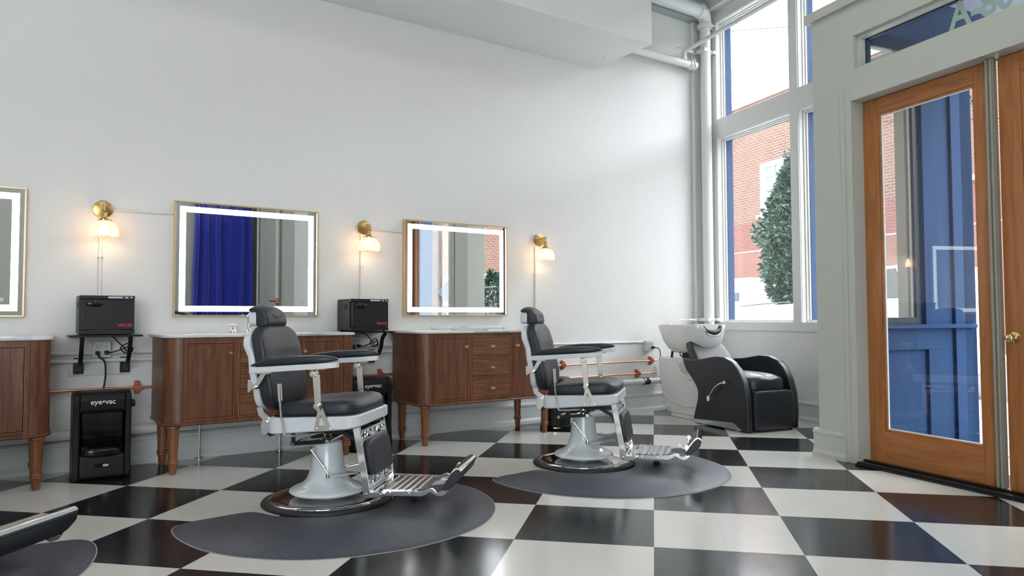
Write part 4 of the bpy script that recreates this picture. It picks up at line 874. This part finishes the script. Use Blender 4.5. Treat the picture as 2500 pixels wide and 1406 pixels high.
bm=NB(); puff(bm,(.028,.2885,.186),(.045,.224,.166),12,16); obj('leg_rest',bm,M['vinyl'],t)
def bp(p,q):
    k=(p.z+1)/2; z=lerp(.44,.785,k); x=lerp(-.62,-.868,k)+p.x*lerp(.075,.045,k); hw=table([(0,.222),(.45,.226),(.75,.205),(1,.168)],k); yc=lerp(.2885,.262,k)
    if p.z>.8: z-=.020*(1-abs(p.y))*((p.z-.8)/.2)
    return (x,yc+p.y*hw,z)
bm=NB(); puff(bm,(0,0,0),(1,1,1),7,16,bp); obj('backrest',bm,M['vinyl'],t)
# pedestal cabinet
bm=NB(); rg=[]
for z,xa,xb2,ya,yb in ((.048,-1.245,-.62,.10,.48),(.09,-1.262,-.60,.092,.486),(.20,-1.295,-.58,.085,.494),(.32,-1.322,-.57,.082,.498),(.45,-1.345,-.60,.084,.496),(.555,-1.365,-.72,.09,.49),(.575,-1.362,-.74,.094,.486),(.580,-1.35,-.75,.105,.475)):
    rg.append([(x,y,z) for x,y in rrect(xa,xb2,ya,yb,.06,6)])
loft(bm,rg); pc=obj('pedestal_cabinet',bm,M['porcelain'],t)
bm=NB(); loft(bm,[[(x,y,z) for x,y in rrect(-1.195+g,-.62,.115+g,.465-g,.055,6)] for z,g in ((0,.006),(.005,0),(.05,0))]); obj('plinth',bm,M['porcelain'],pc)
bm=NB(); tube(bm,[(-1.325,.084,.33),(-1.25,.078,.24),(-1.12,.077,.165),(-.95,.078,.13),(-.78,.078,.135),(-.62,.08,.16)],.0042,8); tube(bm,[(-1.03,.082,.572),(-1.00,.078,.50),(-.93,.077,.43),(-.82,.077,.395),(-.70,.078,.40)],.012,10); cyl(bm,(-1.17,.088,.115),(-1.17,.080,.115),.028,n=24); obj('relief_line',bm,M['porcelain'],pc)
bm=NB(); puff(bm,(-.88,.082,.50),(.11,.010,.062),2.6,10); obj('painted_recess',bm,simple('painted recess shade',(.62,.61,.58),.3),pc)  # low bulge whose greyer base colour paints the shade of a recess
# tilting mechanism under the bowl
bm=NB(); box(bm,-1.08,-.80,.20,.38,.58,.66); cyl(bm,(-1.20,.16,.57),(-1.18,.16,.66),.012,n=12); cyl(bm,(-1.20,.42,.57),(-1.18,.42,.66),.012,n=12); tube(bm,[(-1.02,.12,.655),(-.96,.10,.60),(-.90,.12,.645)],.006,8); obj('tilt_mechanism',bm,M['steel'],t,bev=.003)
# basin
YC=.285
def outline(xa,xb2,hy,n=72,e=2.5):
    cx=(xa+xb2)/2; hx=(xb2-xa)/2; L=[]
    for i in range(n):
        a=2*PI*i/n; c,s=math.cos(a),math.sin(a); L.append((cx+hx*math.copysign(abs(c)**(2/e),c),YC+hy*math.copysign(abs(s)**(2/e),s)))
    return L
def rimz(x,y):
    f=max(0,min(1,(x+.92)/.16)); f=f*f*(3-2*f); return .912-.020*max(0,(-1.2-x)/.2)**1.5-f*.098*math.exp(-(abs(y-YC)/.105)**4)
bm=NB(); RG=[]
for z,xa,xb2,hy,e in ((.628,-1.190,-.83,.13,2.6),(.638,-1.225,-.800,.175,2.6),(.680,-1.275,-.760,.212,2.6),(.750,-1.335,-.725,.236,2.6),(.810,-1.370,-.705,.248,2.6),(.860,-1.390,-.697,.254,2.7)):
    RG.append([(x,y,z-.30*(rimz(x,y)<.90)*(.912-rimz(x,y))*(z-.63)/.25) for x,y in outline(xa,xb2,hy,72,e)])
for k,(g,dz) in enumerate(((0,-.010),(.003,-.002),(.010,.0),(.022,-.002),(.030,-.010))):
    RG.append([(x,y,rimz(x,y)+dz) for x,y in outline(-1.398+g,-.692-g,.256-g,72,2.8)])
for z,g in ((.84,.055),(.78,.085),(.73,.125),(.705,.17)):
    RG.append([(x,y,min(z,rimz(x,y)-.02)) for x,y in outline(-1.398+g,-.70-g*1.1,.256-g,72,2.6)])
loft(bm,RG); bs=obj('basin',bm,M['porcelain'],t)
bm=NB(); tube(bm,[(-.735,YC-.105,.895),(-.722,YC-.075,.850),(-.715,YC,.832),(-.722,YC+.075,.850),(-.735,YC+.105,.895)],lambda u:.014+.016*math.sin(PI*u),14); obj('neck_rest',bm,M['rubber'],bs)
bm=NB(); lathe(bm,[(.020,0),(.020,.02),(.014,.03),(0,.034)],(-1.335,YC-.06,.900),20); tube(bm,[(-1.335,YC-.06,.925),(-1.30,YC-.06,.945),(-1.25,YC-.06,.935)],.006,8); lathe(bm,[(.014,0),(.014,.018),(.010,.022),(0,.022)],(-1.335,YC+.06,.900),16); tube(bm,[(-1.335,YC+.06,.918),(-1.31,YC+.03,.930)],.005,8); obj('faucet',bm,M['chrome'],bs)
bm=NB()
for x,y in ((.02,.05),(.02,.53),(-.60,.05),(-.60,.53)): lathe(bm,[(.022,0),(.022,.014),(.012,.018),(.012,.03)],(x-.03,y,0),16)
obj('levelling_feet',bm,M['rubber'],t)
# ------------------------------------------------------------------ behind the camera, seen in the mirrors
def cv():
    t=NT('royal blue velvet'); v=t.coord(); n=t.noise(v,60,3); return t.pbr((.012,.028,.42),.65,0,t.bump(n,.1,.001),sheen=.6,spec=.3)
bm=NB(); top=[];botm=[]; N=140
F=[]
for i in range(N+1):
    u=i/N; x=.24+.97*u; y=-7.86+.075*math.sin(u*2*PI*5.3+.8*math.sin(u*7))+.02*math.sin(u*47); F.append((x,y))
rg=[]
for z,k in ((.03,1.15),(.8,1.05),(1.6,1),(2.4,.9),(3.05,.8)): rg.append([(x+(.02*math.sin(z*2+x*9)),-7.86+(y+7.86)*k,z) for x,y in F])
loft(bm,rg,cap=False)
o=obj('velvet_curtain',bm,cv()); md=o.modifiers.new('t','SOLIDIFY'); md.thickness=.006; tag(o,'royal blue velvet curtain behind the camera, reflected in the middle mirror','curtain')
b=NB(); cyl(b,(.12,-7.86,3.08),(1.25,-7.86,3.08),.014,n=12); obj('curtain_rod',b,M['chromeb'],o)
def on_wall(s): return DR*s+NR*CD
def vpipe(s,z0,z1,r,label,off=.03):
    p=on_wall(s)-NR*off; bm=NB(); cyl(bm,(p.x,p.y,z0),(p.x,p.y,z1),r,n=14); return tag(obj('wall_pipe',bm,M['pipew']),label,'pipe')
vpipe(7.30,0.2,3.09,.018,'white vertical trim pipe beside the curtain, seen in the middle mirror')
vp=vpipe(6.55,1.33,3.09,.03,'white vertical pipe ending in a red valve, seen in the middle mirror',.06)
p=on_wall(6.55)-NR*.06; e=empty('shutoff_valve','brass shutoff valve with red handle at the end of the pipe, seen in the mirror','valve',(p.x,p.y,1.33),TH)
bm=NB(); lathe(bm,[(.025,0),(.03,-.02),(.025,-.06),(.035,-.08),(.02,-.10),(.012,-.14),(.012,-.20),(0,-.20)],(0,0,0),16); obj('valve_body',bm,M['brass'],e)
bm=NB(); lathe(bm,[(.07,-.01),(.08,0),(.07,.01),(.02,.004),(.02,-.004)],(.06,-.04,-.05),8); cyl(bm,(0,0,-.05),(.06,-.04,-.05),.008,n=8); obj('valve_handle',bm,simple('red valve handle',(.6,.02,.02),.4),e)
# ------------------------------------------------------------------ outdoors
OUTM=Matrix.Rotation(TH,4,'Z')
def out(name,bm,mat,label,cat,**k):
    o=obj(name,bm,mat,**k); o.rotation_euler=(0,0,TH); tag(o,label,cat); return o
G=-.12
bm=NB(); box(bm,-60,60,CW+.2,CW+4.0,G-.1,G+.02); box(bm,-60,60,CD+.1,CW+.2,-.121,-.10) if False else None
o=out('sidewalk',bm,simple('concrete',(.42,.42,.41),.85,0,20,.1,var=.08,spec=.05),'pale concrete sidewalk outside the doors','sidewalk',smooth=False); o['kind']='structure'
bm=NB(); box(bm,2.1,8.2,CD+.14,CW+.199,G-.1,-.10+.09); o=out('entry_floor',bm,simple('entry concrete',(.28,.28,.27),.85,0,20,.1,var=.08,spec=.05),'concrete floor of the recessed entry','floor',smooth=False); o['kind']='structure'
bm=NB(); box(bm,-60,60,CW+4.0,CW+14,G-.25,G-.09); o=out('street',bm,simple('asphalt',(.16,.16,.165),.9,0,40,.2,var=.1,spec=.05),'grey asphalt street outside','street',smooth=False); o['kind']='structure'
bm=NB(); box(bm,-60,60,CW+14.01,CW+40,G-.2,G+.0); o=out('far_sidewalk',bm,simple('far concrete',(.30,.29,.26),.85),'far sidewalk in front of the brick building','sidewalk',smooth=False); o['kind']='structure'
bm=NB(); box(bm,-60,60,CW+13.85,CW+14.0,G-.2,G+.02); o=out('curb',bm,simple('yellow curb',(.65,.52,.15),.8),'faded yellow curb of the far sidewalk','curb',smooth=False); o['kind']='structure'
BN=CW+16
WS=[(-18.3+.0+i*3.9,-17.0+i*3.9,5.25,7.38) for i in range(-3,5)]+[(-18.3+i*3.9,-17.0+i*3.9,1.1,3.2) for i in (3,4,-2)]
bl=empty('brick_building','large old red brick building across the street','building',rz=TH)
bm=NB(); wallcells(bm,-34,-1.2,G,10.1,WS,BN,BN+.4); box(bm,-34,-1.2,BN+.4,BN+9,G,10.1); obj('brick_wall',bm,M['brick'],bl,smooth=False)
bm=NB(); box(bm,-34.1,-1.1,BN-.06,BN+.5,10.1,10.28); box(bm,-34,-1.2,BN-.015,BN,3.74,3.80) ; obj('stone_bands',bm,simple('pale stone',(.26,.21,.18),.8),bl,smooth=False)
wm=simple('white window paint',(.86,.87,.87),.6); gm=simple('sky reflecting glass',(.20,.28,.34),.08,0)
for a,b,c,d in WS:
    bm=NB(); ringbox(bm,a-.02,b+.02,c-.02,d+.02,.16,BN-.04,BN+.2,'y'); box(bm,a-.2,b+.2,BN-.12,BN+.05,c-.16,c-.01); box(bm,a+.14,b-.14,BN+.04,BN+.12,(c+d)/2-.05,(c+d)/2+.03); box(bm,(a+b)/2-.02,(a+b)/2+.02,BN+.05,BN+.12,(c+d)/2,d-.1); box(bm,a+.14,b-.14,BN+.05,BN+.12,(c+3*d)/4-.03,(c+3*d)/4+.01); w_=obj('window',bm,wm,bl,smooth=False)
    bm=NB(); box(bm,a+.1,b-.1,BN+.14,BN+.16,c+.1,d-.1); obj('pane',bm,gm,w_,smooth=False)
for s in (-16.9,-20.8,-13.0,-9.1):
    bm=NB()
    for k in range(5):
        a=k*2*PI/5+.3; prism(bm,[(s+.03*math.cos(a+1.57),7.52+.03*math.sin(a+1.57)),(s+.17*math.cos(a),7.52+.17*math.sin(a)),(s+.03*math.cos(a-1.57),7.52+.03*math.sin(a-1.57))],BN-.05,BN,'y')
    obj('anchor_star',bm,M['bluedk'],bl,smooth=False)
# second building seen in mirror reflections
bm=NB(); wallcells(bm,-.5,48,G,9.5,[(3.0,5.0,G,2.3),(9,11.5,G,2.6),(13.5,16,.8,2.6),(21,22.6,.6,1.9),(23.2,25,G,1.6)],BN+2,BN+2.4); box(bm,-.5,48,BN+2.4,BN+9,G,9.5); b2=empty('brick_building','orange brick building with a white lower storey across the street, seen in the mirror','building',rz=TH)
obj('brick_wall',bm,M['brick2'],b2,smooth=False)
bm=NB(); wallcells(bm,-.5,48,G,3.2,[(3.0,5.0,G,2.3),(9,11.5,G,2.6),(13.5,16,.8,2.6),(21,22.6,.6,1.9),(23.2,25,G,1.6)],BN+1.94,BN+1.99); obj('white_storey',bm,simple('white painted storey',(.30,.30,.28),.8,spec=.05),b2,smooth=False)
bm=NB(); 
for a,b in ((3.0,5.0),(9,11.5),(13.5,16),(21,22.6),(23.2,25)): box(bm,a,b,BN+2.2,BN+2.25,G,2.6)
obj('shop_glass',bm,simple('dark shop glass',(.04,.05,.06),.1),b2,smooth=False)
# tree
def leafmat():
    t=NT('evergreen leaves'); oi=t.n('ShaderNodeNewGeometry'); n=t.noise(t.coord(),9,2)
    col=t.ramp(n,(.3,(.010,.030,.020)),(.55,(.024,.058,.034)),(.8,(.06,.11,.05))); return t.pbr(col,.38,spec=.6)
def tree(s,n,prof,z0,z1,cnt,label,ls=.085):
    rnd=random.Random(int(s*10)); c=Vector((s,n,0)); e=empty('street_tree',label,'tree',tuple(DR*s+NR*n+Vector((0,0,G))))
    bm=NB(); cyl(bm,(0,0,-.1),(0,0,z1-.4),.09,.02,10); obj('trunk',bm,simple('bark',(.14,.10,.07),.9),e)
    bm=NB()
    for i in range(cnt):
        z=z0+(z1-z0)*rnd.random(); R0=table(prof,z); a=rnd.random()*2*PI; R0*=1+.13*math.sin(3*a+z*2.1)+.10*math.sin(5*a-z*3); r=R0*(rnd.random()**.35); 
        p=Vector((r*math.cos(a),r*math.sin(a),z+.1*rnd.random())); d=Vector((math.cos(a)+rnd.uniform(-.9,.9),math.sin(a)+rnd.uniform(-.9,.9),rnd.uniform(-.6,1.1))).normalized(); u,w=frame_of(d)
        an=rnd.random()*6.28; sd=u*math.cos(an)+w*math.sin(an); L=ls*rnd.uniform(.7,1.35); nn=d.cross(sd)*.25
        vs=[bm.verts.new(p),bm.verts.new(p+d*L*.5+sd*L*.26+nn*L),bm.verts.new(p+d*L),bm.verts.new(p+d*L*.5-sd*L*.26+nn*L)]; bm.faces.new(vs)
    bmf=bm; me=bpy.data.meshes.new('foliage'); bm.to_mesh(me); bm.free(); me.materials.append(leafmat()); o=bpy.data.objects.new('foliage',me); COL.objects.link(o); o.parent=e
    return e
tree(-6.0,CW+6.5,[(1.2,.35),(1.5,.80),(2.0,1.02),(2.45,.92),(2.8,1.12),(3.2,.78),(3.6,.62),(4.1,.52),(4.5,.30),(4.9,.05)],1.28,4.85,17000,'conical evergreen tree outside the lower street window',.12)
tree(11.8,CW+9.0,[(.2,.3),(.8,.5),(1.5,.55),(2.1,.3),(2.5,.1)],.2,2.5,2500,'rounded evergreen tree across the street, seen in the mirror',.13)
# parked cars
def car(s,n,label,col,L=4.5,H=1.42,Wd=1.8,van=False):
    e=empty('parked_car',label,'car',tuple(DR*s+NR*n+Vector((0,0,G-.09))),TH)
    if van: top=[(-L/2,.35),(-L/2,.95),(-L/2+.15,1.05),(-L/2+.9,1.15),(-L/2+1.6,H-.05),(-L/2+1.9,H),(L/2-.1,H),(L/2,H-.2),(L/2,.35)]
    else: top=[(-L/2,.35),(-L/2,.65),(-L/2+.2,.80),(-L/2+1.2,.95),(-L/2+1.9,H-.06),(-L/2+2.3,H),(L/2-1.3,H-.02),(L/2-.5,1.02),(L/2-.05,.95),(L/2,.6),(L/2,.35)]
    bm=NB(); prism(bm,top,-Wd/2,Wd/2,'y'); obj('car_body',bm,col,e,bev=.08,seg=3)
    bm=NB()
    if van: w=[(-L/2+1.15,1.18),(-L/2+1.75,H-.12),(-L/2+2.6,H-.12),(-L/2+2.6,1.18)]; prism(bm,w,-Wd/2-.01,Wd/2+.01,'y'); prism(bm,[(x+1.7,z) for x,z in w[1:3]+[(-L/2+2.6,1.18),(-L/2+1.75,1.18)]],-Wd/2-.01,Wd/2+.01,'y')
    else: prism(bm,[(-L/2+1.45,.97),(-L/2+1.98,H-.12),(L/2-1.4,H-.12),(L/2-.8,1.0)],-Wd/2-.01,Wd/2+.01,'y')
    obj('car_windows',bm,M['plasticg'],e,bev=.02)
    for x in (-L/2+.85,L/2-.85):
        for y in (-Wd/2+.1,Wd/2-.1): bm=NB(); cyl(bm,(x,y-.11,.33),(x,y+.11,.33),.33,n=24); obj('wheel',bm,M['rubber'],e,bev=.03)
cw=simple('white car paint',(.88,.89,.90),.25,coat=.5)
e=empty('parked_car','white car with a long hood parked right outside the lower window','car',tuple(DR*-4.15+NR*(CW+4.7)+Vector((0,0,G))),TH)
bm=NB(); prism(bm,[(-3.2,.25),(-3.2,.95),(-3.0,1.20),(-.9,1.28),(.45,1.33),(1.1,1.80),(2.6,1.85),(2.9,1.3),(2.9,.25)],-.85,.85,'y'); obj('car_body',bm,cw,e,bev=.08,seg=3)
bm=NB(); prism(bm,[(.55,1.36),(1.15,1.76),(2.5,1.80),(2.7,1.36)],-.86,.86,'y'); obj('car_windows',bm,M['plasticg'],e,bev=.02)
bm=NB(); tube(bm,[(-.9,-.80,1.30),(-.3,-.79,1.335),(.35,-.77,1.36)],.012,6); obj('wiper_trim',bm,M['plasticg'],e)
for x in (-2.2,2.0):
    for y in (-.75,.75): bm=NB(); cyl(bm,(x,y-.11,.33),(x,y+.11,.33),.33,n=24); obj('wheel',bm,M['rubber'],e,bev=.03)
e=empty('parked_van','white box van parked farther off outside the lower window','van',tuple(DR*-14.5+NR*(CW+11.4)+Vector((0,0,G))),TH)
bm=NB(); prism(bm,[(-3.4,.35),(-3.4,1.0),(-2.6,1.25),(-1.9,2.2),(-1.6,2.36),(2.0,2.36),(2.2,2.2),(2.2,.35)],-.95,.95,'y'); obj('van_body',bm,cw,e,bev=.08,seg=3)
bm=NB(); box(bm,1.10,1.45,-1.0,-.94,1.62,1.90); obj('van_window',bm,M['bluedk'],e,bev=.02)
for x in (-2.3,1.3):
    for y in (-.85,.85): bm=NB(); cyl(bm,(x,y-.11,.33),(x,y+.11,.33),.33,n=24); obj('wheel',bm,M['rubber'],e,bev=.03)
# utility pole, sign, wires
bm=NB(); lathe(bm,[(.17,G),(.165,2),(.15,6),(.13,9.5),(0,9.5)],tuple(DR*7.03+NR*(CW+2.6)),18); 
tag(obj('utility_pole',bm,wood('weathered pole',(.08,.058,.042),(.14,.10,.08),(.19,.15,.12),'z',.8,0,.5)),'weathered wooden utility pole on the sidewalk, seen in the right mirror','pole')
e=empty('street_sign','grey back of a diamond street sign on a post, seen in the right mirror','sign',tuple(DR*6.56+NR*(CW+2.7)+Vector((0,0,G))),TH+R(-38))
bm=NB(); cyl(bm,(0,0,0),(0,0,2.0),.03,n=10); obj('post',bm,M['chromeb'],e)
bm=NB(); prism(bm,[(0,1.27),(.37,1.65),(0,2.03),(-.37,1.65)],.031,.035,'y'); obj('sign_panel',bm,simple('grey sign back',(.16,.17,.17),.5),e,bev=.001)
for i,(za,zb,l) in enumerate(((10.9,7.5,'upper overhead wire outside the window'),(8.6,4.2,'lower overhead wire outside the window'))):
    bm=NB(); a=DR*(-16 if i==0 else -8.6)+NR*(CW+8)+Vector((0,0,10.8 if i==0 else 5.95)); b=DR*8+NR*(CW+8)+Vector((0,0,4.4 if i==0 else 0.6)); b=DR*(8 if i==0 else 6)+NR*(CW+8)+Vector((0,0,4.2 if i==0 else 3.6)); m=(a+b)/2-Vector((0,0,.5)); tube(bm,[a,m,b],.012,6,k=10); tag(obj('overhead_wire',bm,M['rubber']),l,'wire')
# ------------------------------------------------------------------ lights
w=bpy.data.worlds.new('overcast sky'); sc.world=w; w.use_nodes=True; nt=w.node_tree; nt.nodes.clear()
bg=nt.nodes.new('ShaderNodeBackground'); ow=nt.nodes.new('ShaderNodeOutputWorld'); nt.links.new(bg.outputs[0],ow.inputs[0])
bg.inputs[0].default_value=(.92,.955,1,1); bg.inputs[1].default_value=6.0
def portal(s0,s1,z0,z1,n):
    l=bpy.data.lights.new('window_portal','AREA'); l.shape='RECTANGLE'; l.size=s1-s0; l.size_y=z1-z0; l.cycles.is_portal=True
    o=bpy.data.objects.new('window_portal',l); COL.objects.link(o); P=DR*((s0+s1)/2)+NR*n+Vector((0,0,(z0+z1)/2)); o.location=P
    m=Matrix((tuple(DR),(0,0,1),tuple(DR.cross(Vector((0,0,1)))))).transposed()   # local z = outward side ; emits along -z = inward
    if (m@Vector((0,0,-1))).dot(-NR)<0: m=Matrix((tuple(-DR),(0,0,1),tuple((-DR).cross(Vector((0,0,1)))))).transposed()
    o.rotation_euler=m.to_euler()
for u in LOW+UP+UP2: portal(*u,CW+.12)
portal(2.38,4.0,.23,2.34,CD+.16)
l=bpy.data.lights.new('window_portal','AREA'); l.shape='RECTANGLE'; l.size=3.85; l.size_y=2.85; l.cycles.is_portal=True; o=bpy.data.objects.new('window_portal',l); COL.objects.link(o); o.location=(-4.675,-8.2,1.875); o.rotation_euler=(R(90),0,0)
def panel(x,y,sx,sy,pw,label,z=4.45,col=(1,.99,.97)):  # area lamp in an added housing, fills the room from out of view
    e=empty('fill_light',label,'fill light',(x,y,z))
    bm=NB(); box(bm,-sx/2-.03,sx/2+.03,-sy/2-.03,sy/2+.03,.012,.08); obj('housing',bm,M['enamelw'],e,bev=.005)
    bm=NB(); box(bm,-.01,.01,-.01,.01,.08,4.6-z); obj('stem',bm,M['chromeb'],e)
    l=bpy.data.lights.new('lamp','AREA'); l.shape='RECTANGLE'; l.size=sx; l.size_y=sy; l.energy=pw; l.color=col; o=bpy.data.objects.new('lamp',l); COL.objects.link(o); o.parent=e
panel(-3.2,-3.2,1.5,1.0,12,'broad unseen fill light added over the left part of the room')
panel(0.4,-3.2,1.5,1.0,12,'broad unseen fill light added over the middle of the room')
panel(-1.2,-6.3,1.5,1.0,24,'broad unseen fill light added above and behind the camera')
vs=sc.view_settings; vs.view_transform='Standard'; vs.look='None'; vs.gamma=1; vs.use_curve_mapping=False; vs.exposure=0.62
sc.cycles.max_bounces=6; sc.cycles.diffuse_bounces=3; sc.cycles.glossy_bounces=4; sc.cycles.transmission_bounces=4; sc.cycles.transparent_max_bounces=12; sc.cycles.sample_clamp_indirect=6
sc.cycles.use_adaptive_sampling=True; sc.cycles.adaptive_threshold=.12; sc.cycles.adaptive_min_samples=16; sc.cycles.use_denoising=True; sc.cycles.caustics_refractive=False
